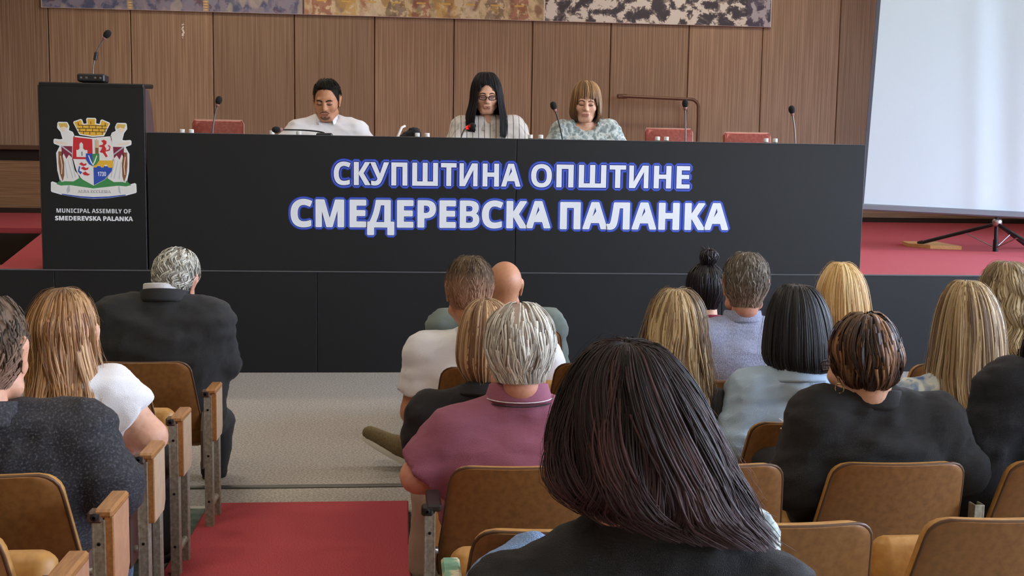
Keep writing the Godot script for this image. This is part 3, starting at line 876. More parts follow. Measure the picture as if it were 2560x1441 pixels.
func standard(panel: String, arm: String) -> Node3D:   # end frame of a row; the aisle is towards +x
	var t := thing("row_end_frame", "frame", "seat frame")
	var g := G.new()
	g.box(Vector3(-0.011, 0.25, 0), Vector3(0.005, 0.5, 0.034), 0.001)
	g.box(Vector3(0.011, 0.25, 0), Vector3(0.005, 0.5, 0.034), 0.001)
	g.box(Vector3(0, 0.25, 0.014), Vector3(0.026, 0.5, 0.005), 0.001)
	var post := part("rear_post", g, M.post_metal, t)
	for y in [0.13, 0.29, 0.45]:
		g = G.new()
		g.lathe([[0.0, 0.0], [0.0042, 0.0], [0.0042, 0.001], [0.0, 0.001]], Vector3(0, y, 0.0164), 8, Basis(Vector3.RIGHT, PI / 2))
		part("screw_hole", g, M.hole, post)
	g = G.new()
	g.box(Vector3(0.004, 0.17, -0.13), Vector3(0.024, 0.34, 0.03), 0.003)
	part("front_post", g, M.post_metal, t)
	g = G.new()
	g.tube([Vector3(0.0, 0.11, -0.01), Vector3(0.002, 0.11, -0.12)], 0.012, 8)
	part("cross_tube", g, M.post_metal, t)
	if panel:
		g = G.new()
		g.prism(PackedVector2Array([Vector2(-0.008, 0.342), Vector2(-0.008, 0.506), Vector2(0.118, 0.506), Vector2(0.118, 0.365), Vector2(0.1, 0.342)]), Vector3(0.028, 0, 0), Vector3.FORWARD, Vector3.UP, -0.016)
		part("side_panel", g, M[panel], t)
		g = G.new()
		g.box(Vector3(0.02, 0.424, 0.012), Vector3(0.018, 0.164, 0.008), 0.002)
		part("panel_edging", g, M.arm_wood, t)
	if not arm: return t
	g = G.new()
	g.box(Vector3(0.01, 0.513, -0.05), Vector3(0.038, 0.018, 0.14), 0.005)
	part("armrest", g, M[arm], t)
	g = G.new()
	g.box(Vector3(-0.006, 0.506, 0.006), Vector3(0.03, 0.026, 0.03), 0.005)
	var block := part("armrest_block", g, M.bracket_brown if arm != "arm_black" else M.arm_black, t)
	g = G.new()
	g.lathe([[0.0, 0.0], [0.0085, 0.0], [0.0075, 0.004], [0.0, 0.005]], Vector3(-0.006, 0.507, 0.021), 10, Basis(Vector3.RIGHT, PI / 2))
	part("bolt", g, M.hole, block)
	return t

func seats() -> void:
	var down := theatre_seat(true)
	var up := theatre_seat(false)
	var list := [
		[0, -0.92, 0.034, -4.05, 0.0, "brown vinyl seat the man in the dark suit sits in"],
		[1, -0.93, 0.058, -3.45, 0.0, "empty brown seat with its pad tipped up, between the suited man and the long-haired woman"],
		[0, -0.905, 0.085, -2.9, 0.0, "brown seat under the woman in the white t-shirt"],
		[0, -0.885, 0.088, -2.4, 0.0, "brown seat of the man in the speckled charcoal shirt, large at lower left"],
		[1, -0.845, 0.12, -1.93, 0.0, "tan seat with tipped-up pad in the bottom left corner"],
		[0, 0.29, 0.0, -2.75, 0.0, "brown seat behind the white-haired man in maroon"],
		[1, 0.783, 0.0, -2.75, 0.0, "empty brown seat just right of the nearest woman's hair, in the maroon shirt's row"],
		[0, 1.262, 0.0, -2.75, 0.0, "brown seat behind the short-haired woman in the black blazer"],
		[0, 1.735, 0.0, -2.75, 0.0, "brown seat at the right edge, behind the cut-off person in black"],
		[1, 0.313, 0.02, -2.2, 0.0, "empty brown seat left of the nearest woman's shoulder, at the bottom"],
		[1, 0.785, 0.026, -2.2, 0.0, "empty brown seat right of the nearest woman's shoulder, lower right"],
		[1, 1.252, 0.03, -2.2, 0.0, "empty brown seat in the bottom right corner"],
		[0, 0.3, -0.02, -3.4, 0.0, "brown seat of the woman with the blonde bob"],
		[0, 0.78, -0.03, -3.4, 0.0, "brown seat of the woman with tousled blonde hair"],
		[0, 1.25, -0.045, -3.4, 0.0, "brown seat of the woman in the pale blue blazer"],
		[0, 1.72, -0.055, -3.4, 0.0, "brown seat of the woman with very long straight blonde hair"],
		[0, 0.31, 0.0, -4.12, 0.0, "brown seat of the man in the white polo shirt"],
		[1, 0.73, 0.014, -4.12, 0.0, "empty brown seat whose rim shows just right of the white-haired man"],
		[0, 1.19, -0.05, -4.12, 0.0, "brown seat of the man in the heathered blue shirt"],
		[0, 1.66, -0.02, -4.12, 0.0, "brown seat of the woman with golden-blonde hair"],
		[0, 2.1, 0.01, -4.12, 0.0, "brown seat rim left of the long straight blonde hair, before the curly-haired woman"],
		[0, 2.56, 0.0, -4.12, 0.0, "brown seat of the woman with ash-blonde curls at the right edge"],
		[0, 0.36, 0.06, -1.5, 0.0, "brown seat of the nearest woman in the black jacket"],
		[0, 0.53, 0.0, -5.05, 0.0, "brown front-row seat of the bald man"],
		[0, 1.4, 0.0, -4.85, 0.0, "brown front-row seat of the woman with the bun"]]
	var used := [false, false]
	for q in list:
		var src: Node3D = up if q[0] else down
		var o: Node3D
		if used[q[0]]: o = dup(src, Vector3(q[1], q[2], q[3]), q[5], q[4])
		else:
			o = src
			o.position = Vector3(q[1], q[2], q[3])
			used[q[0]] = true
		tag(o, q[5], "", "rows of brown theatre seats")
	var ends := [
		["laminate_beige", "arm_wood", Vector3(-0.662, 0.0, -3.9), "row end frame with wooden armrest beside the suited man"],
		["laminate_beige", "arm_wood", Vector3(-0.668, 0.03, -3.35), "row end frame with pale side panel, second from the stage in the left block"],
		["laminate_beige", "arm_wood", Vector3(-0.645, 0.05, -2.85), "row end frame under the bare elbow of the woman in the white t-shirt"],
		["laminate_pink", "arm_wood", Vector3(-0.607, 0.077, -2.3), "row end frame with a pinkish side panel by the charcoal sleeve"],
		["laminate_pink", "arm_wood", Vector3(-0.582, 0.085, -1.9), "row end frame cut off by the bottom edge at lower left"],
		["", "arm_black", Vector3(0.066, -0.06, -2.75), "row end frame with a black armrest beside the maroon shirt"],
		["", "flaky_green", Vector3(0.088, -0.035, -2.17), "row end frame with a flaking green armrest at the bottom"],
		["", "", Vector3(1.0, -0.1, -2.72), "seat frame between the black blazer woman's seat and the empty one left of it"],
		["", "", Vector3(1.485, -0.06, -2.76), "seat frame right of the short-haired woman's black blazer"],
		["", "arm_wood", Vector3(0.998, -0.085, -2.14), "seat frame between the two empty seats at the lower right"]]
	for q in ends:
		var s := standard(q[0], q[1])
		s.position = q[2]
		tag(s, q[3], "", "frames between the theatre seats")
	# red carpet runner down the aisle, folded over each step
	var run := Node3D.new()
	run.name = numbered("carpet_runner")
	add_child(run)
	tag(run, "red carpet runner laid down the steps of the centre aisle", "carpet")
	var zs := [-4.16, -3.58, -2.93, -2.28, -1.63, -0.98, 3.3]
	for k in 6:
		var g := G.new()
		var y := 0.03 * (k + 1)
		g.box(Vector3(-0.345, y + 0.006, (zs[k] + zs[k + 1]) * 0.5 + 0.002), Vector3(0.73 + 0.008 * k, 0.012, zs[k + 1] - zs[k] + 0.012), 0.004)
		g.box(Vector3(-0.345, y - 0.008, zs[k] - 0.002), Vector3(0.73 + 0.008 * k, 0.032, 0.012), 0.004)
		part("tread_carpet", g, M.carpet_red, run)

# ------------------------------------------------------------------ details on people
func head_group(t: Node3D) -> Transform3D:
	return t.get_meta("hx")

func on_head(t: Node3D, called: String, g: G, m: String) -> void:
	var o := G.new()
	o.add(g, head_group(t))
	part(called, o, M[m], t)

func face(t: Node3D, kind: String) -> void:
	var man := kind == "man"
	var brow := "brow_soft" if kind == "reader" else "brow"
	for s in [-1.0, 1.0]:
		var g := G.new()
		var w := 1.35 if man else 0.85
		if man: face_strip(g, [Vector3(s * 0.053, 0.014, 0.0025), Vector3(s * 0.041, 0.021, 0.0048), Vector3(s * 0.026, 0.0195, 0.0056), Vector3(s * 0.011, 0.0125, 0.0045)], 0.003)
		else: face_strip(g, [Vector3(s * 0.052, 0.018, 0.0018), Vector3(s * 0.04, 0.0255, 0.0032), Vector3(s * 0.026, 0.025, 0.004), Vector3(s * 0.012, 0.019, 0.003)], 0.003)
		on_head(t, "eyebrow", g, brow)
		g = G.new()
		face_strip(g, [Vector3(s * 0.05, -0.002, 0.003), Vector3(s * 0.041, 0.001, 0.0072), Vector3(s * 0.032, 0.002, 0.0085), Vector3(s * 0.022, 0.0, 0.0066), Vector3(s * 0.016, -0.004, 0.003)], 0.0018)
		on_head(t, "eyelid", g, "lid")
		g = G.new()
		face_strip(g, [Vector3(s * 0.051, -0.0045, 0.0012), Vector3(s * 0.041, -0.0075, 0.0026), Vector3(s * 0.031, -0.009, 0.003), Vector3(s * 0.022, -0.008, 0.0025), Vector3(s * 0.015, -0.006, 0.001)], 0.0026)
		on_head(t, "eyelashes", g, "lash")
		g = G.new()
		face_strip(g, [Vector3(s * 0.011, -0.046, 0.001), Vector3(s * 0.007, -0.0475, 0.0022), Vector3(s * 0.003, -0.0465, 0.001)], 0.0008)
		on_head(t, "nostril", g, "lash")
	var g := G.new()
	var gap := 0.004 if kind == "speaker" else 0.0
	face_strip(g, [Vector3(-0.025, -0.0695, 0.001), Vector3(-0.012, -0.066, 0.0035), Vector3(0, -0.0665, 0.0032), Vector3(0.012, -0.066, 0.0035), Vector3(0.025, -0.0695, 0.001)], 0.002)
	on_head(t, "upper_lip", g, "lip")
	g = G.new()
	face_strip(g, [Vector3(-0.022, -0.0725 - gap, 0.001), Vector3(-0.01, -0.0765 - gap, 0.0042), Vector3(0, -0.077 - gap, 0.0048), Vector3(0.01, -0.0765 - gap, 0.0042), Vector3(0.022, -0.0725 - gap, 0.001)], 0.003)
	on_head(t, "lower_lip", g, "lip")
	g = G.new()
	face_strip(g, [Vector3(-0.024, -0.071 - gap * 0.5, 0.0006), Vector3(0, -0.0712 - gap * 0.5, 0.0011 + gap * 0.6), Vector3(0.024, -0.071 - gap * 0.5, 0.0006)], 0.0012)
	on_head(t, "mouth_line", g, "lash")
	if man:
		g = G.new()
		face_strip(g, [Vector3(-0.032, -0.066, 0.002), Vector3(-0.023, -0.0585, 0.0032), Vector3(-0.011, -0.055, 0.004), Vector3(0, -0.0565, 0.0032), Vector3(0.011, -0.055, 0.004), Vector3(0.023, -0.0585, 0.0032), Vector3(0.032, -0.066, 0.002)], 0.0028)
		on_head(t, "moustache", g, "stubble")
		g = G.new()
		face_strip(g, [Vector3(-0.03, -0.09, 0.005), Vector3(-0.017, -0.1, 0.008), Vector3(0, -0.103, 0.01), Vector3(0.017, -0.1, 0.008), Vector3(0.03, -0.09, 0.005)], 0.003)
		face_strip(g, [Vector3(0, -0.085, 0.005), Vector3(0, -0.095, 0.008)], 0.003)
		on_head(t, "beard", g, "stubble")

func glasses(t: Node3D, earring: bool) -> void:
	var g := G.new()
	var l := G.new()
	for s in [-1.0, 1.0]:
		var ring := []
		var fan := PackedVector3Array()
		for k in 21:
			var a := TAU * k / 20.0
			var ca := cos(a)
			var sa := sin(a)
			var p := Vector3(s * 0.034 + signf(ca) * pow(absf(ca), 0.6) * 0.024, -0.004 + signf(sa) * pow(absf(sa), 0.6) * 0.0145, -0.119 + absf(s * 0.034 + ca * 0.024) * 0.12)
			ring.append(p)
			fan.append(p)
		g.tube(ring, 0.0032, 6, 1.0, false)
		for k in 20: l.tri(Vector3(s * 0.034, -0.004, -0.115), fan[k], fan[k + 1])
		g.tube([Vector3(s * 0.058, 0.002, -0.112), Vector3(s * 0.078, 0.004, -0.06), Vector3(s * 0.09, 0.004, 0.0), Vector3(s * 0.09, -0.012, 0.02)], 0.0019, 6)
	g.tube([Vector3(-0.01, -0.001, -0.118), Vector3(0, 0.002, -0.1205), Vector3(0.01, -0.001, -0.118)], 0.002, 6)
	on_head(t, "glasses_frame", g, "glasses_black")
	on_head(t, "lenses", l, "lens")
	if earring:
		var e := G.new()
		for s in [-1.0, 1.0]:
			var ring := []
			e = G.new()
			for k in 13: ring.append(Vector3(s * 0.094 + 0.003 * cos(TAU * k / 12.0), -0.058 + 0.014 * sin(TAU * k / 12.0), -0.002 + 0.014 * cos(TAU * k / 12.0)))
			e.tube(ring, 0.0018, 6, 1.0, false)
			on_head(t, "earring", e, "gold")

func bun(t: Node3D, at: Vector3) -> void:
	var g := G.new()
	var r := RandomNumberGenerator.new()
	r.seed = 77
	g.tint = lin(Color("161317"))
	nets(g, [[at, at, 0.04, 0.04, Vector3(1, 1.1, 1)], [at, at + Vector3(0, -0.035, -0.01), 0.03, 0.036, Vector3.ONE]], 0.008, 0.02)
	for k in 110:
		g.tint = lin([Color("161317"), Color("221d22"), Color("2c262c")][k % 3])
		var ax := Vector3(r.randfn(), r.randfn() * 0.6, r.randfn()).normalized()
		var u := ax.cross(Vector3.UP if absf(ax.y) < 0.9 else Vector3.RIGHT).normalized()
		var w := ax.cross(u)
		var a0 := r.randf() * TAU
		var rad := r.randf_range(0.035, 0.046)
		var p := []
		for j in 8: p.append(at + (u * cos(a0 + j * 0.35) + w * sin(a0 + j * 0.35)) * Vector3(rad, rad * 0.9, rad) + ax * r.randf_range(-0.004, 0.004))
		g.tube(p, [0.001, 0.0028, 0.0034, 0.0036, 0.0036, 0.0032, 0.0026, 0.001], 4, 0.6, false)
	for k in 12:
		var d := Vector3(r.randf_range(-1, 0.6), 1, r.randf_range(-0.5, 0.5)).normalized()
		g.tube([at + d * 0.03, at + d * 0.05 + Vector3(-0.004, 0, 0), at + d * 0.066 + Vector3(-0.014 * r.randf(), -0.004, 0)], [0.002, 0.0014, 0.0006], 4, 1.0, false)
	part("hair_bun", g, M.hair, t)

func polo_trim(t: Node3D) -> void:
	var c: MeshInstance3D = t.get_node("collar")
	var box := c.mesh.get_aabb()
	var mid := box.get_center()
	for q in [[0.3, 0.0014, "trim_white"], [0.12, 0.0018, "cloth_suit"]]:
		var g := G.new()
		var line := []
		for k in 25:
			var a := lerpf(-2.2, 2.2, k / 24.0)
			line.append(Vector3(mid.x + sin(a) * (box.size.x * 0.5 - 0.0045 * (1.0 - q[0]) + 0.002), box.position.y + box.size.y * q[0] * 0.75 + 0.012, mid.z + 0.006 + cos(a) * (box.size.x * 0.5 - 0.006)))
		g.tube(line, q[1], 5, 1.0, false)
		part("collar_stripe", g, M[q[2]], t)

func back_seam(t: Node3D, wear: String, x: float, y1: float, y2: float, m: String) -> void:   # a stitched line that follows the back of a garment
	var o: MeshInstance3D = t.get_node(wear)
	var pts: PackedVector3Array = o.mesh.surface_get_arrays(0)[Mesh.ARRAY_VERTEX]
	var line := []
	for k in 14:
		var y := lerpf(y1, y2, k / 13.0)
		var best := -9.0
		for p in pts:
			if absf(p.y - y) < 0.012 and absf(p.x - x) < 0.014 and p.z > best: best = p.z
		if best > -1.0: line.append(Vector3(x, y, best + 0.0008))
	if line.size() > 3:
		var g := G.new()
		g.tube(line, 0.0018, 5, 1.0, false)
		part("back_seam", g, M[m], t)

func blazer_seam(t: Node3D) -> void:
	back_seam(t, "blazer", 0.02, 0.42, 0.62, "cloth_pale_blue")

func oddments() -> void:
	var g := G.new()
	var a := Vector3(1.085, 0.556, -3.05)
	g.box(a + Vector3(0.05, -0.03, 0), Vector3(0.15, 0.004, 0.1), 0.001, Basis(Vector3.BACK, -0.5))
	g.box(a + Vector3(0.045, -0.017, -0.02), Vector3(0.15, 0.003, 0.1), 0.001, Basis(Vector3.BACK, -0.66))
	tag(part("folded_paper", g, M.paper), "folded white paper held beside the black blazer woman's sleeve", "paper")
	g = G.new()
	nets(g, [[Vector3(0, 0, 0), Vector3(0.08, 0.02, -0.05), 0.05, 0.06, Vector3(1, 1, 0.8)], [Vector3(0.03, -0.12, 0.02), Vector3(0.03, 0, 0), 0.07, 0.06, Vector3.ONE]], 0.01, 0.03, [], 0.006)
	var bag := part("denim_bundle", g, M.denim_light)
	bag.position = Vector3(0.165, 0.525, -2.03)
	tag(bag, "pale blue denim bundle showing over the nearest woman's left shoulder", "cloth")
	g = G.new()
	nets(g, [[Vector3(-0.06, 0.05, 0), Vector3(0.0, -0.02, 0), 0.03, 0.03, Vector3.ONE], [Vector3(0.0, -0.02, 0), Vector3(0.03, -0.16, 0), 0.03, 0.04, Vector3.ONE]], 0.01, 0.03, [], 0.008)
	var scarf := part("scarf", g, M.cloth_floral_grey)
	scarf.position = Vector3(0.64, 0.66, -1.94)
	tag(scarf, "grey and white patterned scarf emerging beside the nearest woman's hair", "scarf")

# ------------------------------------------------------------------ heads, hands, hair, clothes
func make_head() -> void:  # about 0.25 high, centred between the ears, facing -z
	var e := func(at: Vector3, r: Vector3, k: float) -> Array: return [at, at, r.y, r.y, Vector3(r.y / r.x, 1.0, r.y / r.z), k]
	var b := [
		e.call(Vector3(0, 0.03, 0.016), Vector3(0.083, 0.097, 0.104), 0.03),
		e.call(Vector3(0, -0.04, -0.034), Vector3(0.063, 0.08, 0.066), 0.035),
		[Vector3(-0.022, -0.105, -0.066), Vector3(0.022, -0.105, -0.066), 0.02, 0.02, Vector3.ONE, 0.03],
		[Vector3(0, -0.055, 0.03), Vector3(0, -0.085, 0.03), 0.052, 0.05, Vector3.ONE, 0.03],
		[Vector3(-0.04, 0.022, -0.082), Vector3(0.04, 0.022, -0.082), 0.012, 0.012, Vector3.ONE, 0.02]]
	for s in [-1.0, 1.0]:
		b.append([Vector3(s * 0.047, -0.03, -0.068), Vector3(s * 0.05, -0.03, -0.04), 0.022, 0.024, Vector3.ONE, 0.025])
		b.append([Vector3(s * 0.055, -0.075, -0.02), Vector3(s * 0.03, -0.1, -0.055), 0.022, 0.02, Vector3.ONE, 0.02])
		b.append([Vector3(s * 0.034, -0.002, -0.112), Vector3(s * 0.03, -0.002, -0.112), 0.016, 0.016, Vector3.ONE, 0.018, -1])
		b.append(e.call(Vector3(s * 0.033, -0.001, -0.084), Vector3(0.017, 0.012, 0.013), 0.006))
		b.append([Vector3(s * 0.0115, -0.037, -0.104), Vector3(s * 0.011, -0.036, -0.1), 0.0085, 0.009, Vector3.ONE, 0.01])
		b.append([Vector3(s * 0.086, 0.018, 0.012), Vector3(s * 0.081, -0.032, 0.0), 0.024, 0.013, Vector3(2.6, 1, 1), 0.008])
		b.append([Vector3(s * 0.101, 0.008, -0.002), Vector3(s * 0.098, -0.014, -0.004), 0.007, 0.005, Vector3.ONE, 0.008, -1])
	b.append([Vector3(0, 0.01, -0.094), Vector3(0, -0.032, -0.113), 0.009, 0.012, Vector3.ONE, 0.012])
	b.append([Vector3(-0.02, -0.066, -0.096), Vector3(0.02, -0.066, -0.096), 0.007, 0.007, Vector3(0.7, 1, 1), 0.008])
	b.append([Vector3(-0.015, -0.077, -0.095), Vector3(0.015, -0.077, -0.095), 0.0075, 0.0075, Vector3(0.7, 1, 1), 0.008])
	nets(head, b, 0.0052, 0.02, [], 0.0, true)

func face_z(x: float, y: float) -> float:  # where a line from the front meets the face
	var lo: Vector3 = head_field.lo
	var cell: float = head_field.cell
	var f: PackedFloat32Array = head_field.f
	var ix := (x - lo.x) / cell
	var iy := (y - lo.y) / cell
	var x0 := clampi(int(ix), 0, head_field.nx - 2)
	var y0 := clampi(int(iy), 0, head_field.ny - 2)
	var tx := ix - x0
	var ty := iy - y0
	var last := 1.0
	for z in head_field.nz:
		var j: int = (z * head_field.ny + y0) * head_field.nx + x0
		var d := lerpf(lerpf(f[j], f[j + 1], tx), lerpf(f[j + head_field.nx], f[j + head_field.nx + 1], tx), ty)
		if d < 0.0: return lo.z + (z - d / (d - last) - 0.0) * cell if z > 0 else lo.z
		last = d
	return -0.05

func face_strip(g: G, line: Array, lift: float) -> void:  # [x, y, half width] along the strip, lying on the face
	var rows := []
	for k in line.size() * 3 - 2:
		var q := k / 3
		var t := (k % 3) / 3.0
		var a: Vector3 = line[q]
		var b: Vector3 = line[mini(q + 1, line.size() - 1)]
		var p := a.lerp(b, t)
		var d := (line[mini(q + 1, line.size() - 1)] - line[maxi(q - (1 if t == 0.0 else 0), 0)]) as Vector3
		var across := Vector2(-d.y, d.x).normalized()
		var row := PackedVector3Array()
		for s in 5:
			var w := (s - 2) / 2.0
			var x := p.x + across.x * w * p.z
			var y := p.y + across.y * w * p.z
			row.append(Vector3(x, y, face_z(x, y) - lift * (1.0 - w * w * 0.9) + (0.001 if absf(w) == 1.0 else 0.0)))
		rows.append(row)
	g.grid(rows, false, true)

func make_hand() -> void:  # a relaxed right hand: wrist at the origin, fingers towards -z, palm down, thumb towards -x
	var b := [
		[Vector3(0, 0, 0.02), Vector3(0, 0, -0.03), 0.027, 0.03, Vector3(1, 1.25, 1)],
		[Vector3(-0.02, 0.002, -0.04), Vector3(-0.03, 0, -0.085), 0.019, 0.014, Vector3.ONE],
		[Vector3(-0.005, 0.003, -0.04), Vector3(-0.009, 0.002, -0.09), 0.019, 0.014, Vector3.ONE],
		[Vector3(0.012, 0.002, -0.04), Vector3(0.012, 0, -0.086), 0.018, 0.013, Vector3.ONE],
		[Vector3(0.025, -0.001, -0.035), Vector3(0.031, -0.004, -0.076), 0.016, 0.012, Vector3.ONE],
		[Vector3(-0.022, -0.006, -0.015), Vector3(-0.05, -0.012, -0.05), 0.018, 0.0125, Vector3.ONE],
		[Vector3(-0.05, -0.012, -0.05), Vector3(-0.056, -0.018, -0.082), 0.012, 0.009, Vector3.ONE]]
	for q in [[-0.03, 0.044, 0.0095], [-0.009, 0.05, 0.01], [0.012, 0.046, 0.0095], [0.031, 0.036, 0.008]]:
		var a := Vector3(q[0], 0.0, -0.087 if absf(q[0]) < 0.03 else -0.08)
		var m := a + Vector3(q[0] * 0.12, -0.01, -q[1])
		var t := m + Vector3(0, -0.022, -q[1] * 0.55)
		b.append([a, m, q[2] * 1.12, q[2], Vector3.ONE, 0.004])
		b.append([m, t, q[2], q[2] * 0.78, Vector3.ONE, 0.003])
	nets(hand, b, 0.0045, 0.008)

func lin(c: Color) -> Color:
	return c.srgb_to_linear()

func ring_table(rings: Array, steps: int) -> Array:  # smooth curve through [y, middle x, half x, middle z, half z]
	var out := []
	var n := rings.size()
	for k in steps + 1:
		var u := float(k) / steps * (n - 1)
		var q := mini(int(u), n - 2)
		var t := u - q
		var row := PackedFloat32Array()
		for e in 5:
			row.append(cubic_interpolate(rings[q][e], rings[q + 1][e], rings[maxi(q - 1, 0)][e], rings[mini(q + 2, n - 1)][e], t))
		out.append(row)
	return out

# hair: a cap that follows the rings from the crown down, and locks of real geometry flowing over it
func hair(parent: Node3D, xf: Transform3D, o: Dictionary, hs := 1.0) -> void:
	var tab := ring_table(o.rings, 64)
	if not o.get("follow", true):   # the rings are the outer outline: make room for the locks
		var room: float = o.get("lift", 0.004) * 0.9 + o.get("curl", 0.004) * 0.6
		for row in tab.size():
			tab[row][2] = maxf(tab[row][2] - room, 0.002)
			tab[row][4] = maxf(tab[row][4] - room, 0.002)
	for row in tab.size():   # never inside the skull
		var up: float = 1.0 if o.get("follow", true) else hs
		var e := sqrt(maxf(1.0 - pow((tab[row][0] / up - 0.03) / 0.1, 2.0), 0.0)) * up
		tab[row][2] = maxf(tab[row][2], 0.0845 * e + 0.003 - absf(tab[row][1]) * 0.3)
		tab[row][4] = maxf(tab[row][4], 0.106 * e + 0.003 + 0.016 - tab[row][3])
	var r := RandomNumberGenerator.new()
	r.seed = o.get("seed", 7)
	var g := G.new()
	var face: float = deg_to_rad(o.get("open", 118.0))   # below the hairline there is hair only this far round from the back
	var tface: float = o.get("hairline", 0.3)
	var pal: Array = o.pal
	var roots: Color = lin(o.get("roots", pal[0]))
	var rootmix: float = o.get("rootmix", 0.0)
	var tipmix: float = o.get("tipmix", 0.0)
	var tips: Color = lin(o.get("tips", pal[0]))
	var t1: float = o.get("t1", 1.0)
	g.tint = lin(o.get("cap", pal[0]))
	var slope: float = o.get("hairslope", 9.0)
	var fringe: float = o.get("fringe", 0.03)
	var slant: float = o.get("slant", 0.0)   # how much lower the ends hang on the right than on the left
	var tips0: float = o.get("tips0", 0.31)
	var tipk: float = o.get("tipk", 1.6)
	if true:
		var rows := []
		var cols := 48
		for k in 25:
			var t := t1 * k / 24.0
			var q: PackedFloat32Array = tab[int(t * 64.0)]
			var row := PackedVector3Array()
			var lim := PI if t < tface else lerpf(deg_to_rad(o.get("temple", 180.0)), face, clampf((t - tface) * slope, 0, 1))
			for j in cols + 1:
				var a := lerpf(-lim, lim, float(j) / cols)
				row.append(xf * Vector3(q[1] + maxf(q[2] - 0.0025, 0.001) * sin(a), q[0] - 0.002 - slant * t * t * sin(a), q[3] + maxf(q[4] - 0.0025, 0.001) * cos(a)))
			rows.append(row)
		g.grid(rows, false, true)
		if tipmix > 0.0:
			for q in g.v.size():
				g.c[q] = g.c[q].lerp(tips, tipmix * clampf((t1 * float(q / (cols + 1)) / 24.0 - tips0) * tipk, 0, 1))
	var n: int = o.n
	var segs: int = o.get("segs", 12)
	var width: float = o.get("w", 0.006)
	var t0max: float = o.get("t0", 0.4)
	var length: float = o.get("len", 0.0)
	var wave: float = o.get("wave", 0.06)
	var freq: float = o.get("freq", 1.2)
	var curl: float = o.get("curl", 0.004)
	var rag: float = o.get("rag", 0.06)
	var lift: float = o.get("lift", 0.004)
	var clumps: int = o.get("clumps", 40)
	var gather: float = o.get("gather", 0.5)
	var swirl: float = o.get("swirl", 0.0)
	var fly: int = o.get("fly", 40)
	var flat: float = o.get("flat", 0.42)
	var loose: float = o.get("drift", 0.03)
	for k in n + fly:
		var stray := k >= n
		var c := r.randi() % clumps
		var ca := (c + 0.5) / clumps * TAU - PI + sin(c * 12.9898) * 0.06
		var a0 := ca + r.randfn(0.0, TAU / clumps * 0.8)
		var s0: float = r.randf() * t0max if r.randf() < 0.75 else r.randf() * r.randf() * t0max
		if length > 0.0: s0 = sqrt(r.randf()) * t0max
		var s1: float = minf(t1, s0 + length * r.randf_range(0.6, 1.2)) if length > 0.0 else t1 * (1.0 - absf(r.randfn(0.0, rag)))
		if s1 - s0 < 0.03: continue
		if absf(a0) > face:
			if s0 > tface - 0.02: continue
			s1 = minf(s1, tface + fringe * r.randf() + (0.0 if absf(a0) > face + 0.25 else 0.08))
			if s1 - s0 < 0.03: continue
		var pick: float = absf(sin(c * 78.233 + 1.0)) * 0.999
		if r.randf() < 0.45: pick = r.randf() * 0.999
		var col: Color = lin(pal[int(pick * pal.size())]) * r.randf_range(0.82, 1.18)
		var w := width * r.randf_range(0.55, 1.3) * (0.3 if stray else 1.0)
		var ph := sin(c * 3.7) * PI + r.randf_range(-0.5, 0.5)
		var up := lift * r.randf_range(-0.7, 1.1) + (r.randf_range(0.004, 0.014) if stray else 0.0)
		var pts := PackedVector3Array()
		var outs := PackedVector3Array()
		var drift := swirl + r.randfn(0.0, loose)
		for j in segs + 1:
			var s := float(j) / segs
			var t := clampf(s0 + (s1 - s0) * s, 0.0, 1.0)
			var m := t * 64.0
			var q: PackedFloat32Array = tab[int(m)]
			var p: PackedFloat32Array = tab[mini(int(m) + 1, 64)]
			m -= int(m)
			var a := lerpf(a0, ca, gather * s) + drift * s + wave * sin(freq * TAU * t + ph) * t
			var rad := up * minf(1.0, 0.25 + t * 7.0) + curl * cos(freq * TAU * t * 1.1 + ph) * t + (0.02 * s * s * r.randf() if stray else 0.0)
			if s > 0.8 and length <= 0.0: rad -= (s - 0.8) * lift * 1.5
			outs.append(xf.basis * Vector3(sin(a), 0.25 - t * 0.25, cos(a)).normalized())
			pts.append(xf * Vector3(lerpf(q[1], p[1], m) + (lerpf(q[2], p[2], m) + rad) * sin(a), lerpf(q[0], p[0], m) + rad * maxf(0.0, 1.0 - t * 4.0) - slant * t * t * sin(a), lerpf(q[3], p[3], m) + (lerpf(q[4], p[4], m) + rad) * cos(a)))
		var b := g.v.size()
		for j in segs + 1:
			var s := float(j) / segs
			var d := pts[mini(j + 1, segs)] - pts[maxi(j - 1, 0)]
			var side := d.cross(outs[j]).normalized()
			var outw := side.cross(d).normalized()
			var ww := w * (0.55 + 0.9 * s - 1.15 * s * s if length <= 0.0 else 1.0 - 0.85 * s)
			var cc := col
			var t := s0 + (s1 - s0) * s
			if rootmix > 0.0: cc = cc.lerp(roots, rootmix * clampf(1.0 - t * o.get("rootlen", 3.0), 0, 1))
			if tipmix > 0.0: cc = cc.lerp(tips, tipmix * clampf((t - tips0) * tipk, 0, 1))
			g.v.append_array([pts[j] + side * ww, pts[j] + outw * ww * flat, pts[j] - side * ww, pts[j] - outw * ww * flat])
			g.n.append_array([(side + outw * 0.6).normalized(), outw, (outw * 0.6 - side).normalized(), -outw])
			g.c.append_array([cc, cc, cc, cc])
			if j == segs: break
			for e in 4:
				var v0 := b + j * 4 + e
				var v1 := b + j * 4 + (e + 1) % 4
				g.i.append_array([v0, v1, v0 + 4, v1, v1 + 4, v0 + 4])
	part("hair", g, M[o.get("mat", "hair")], parent)

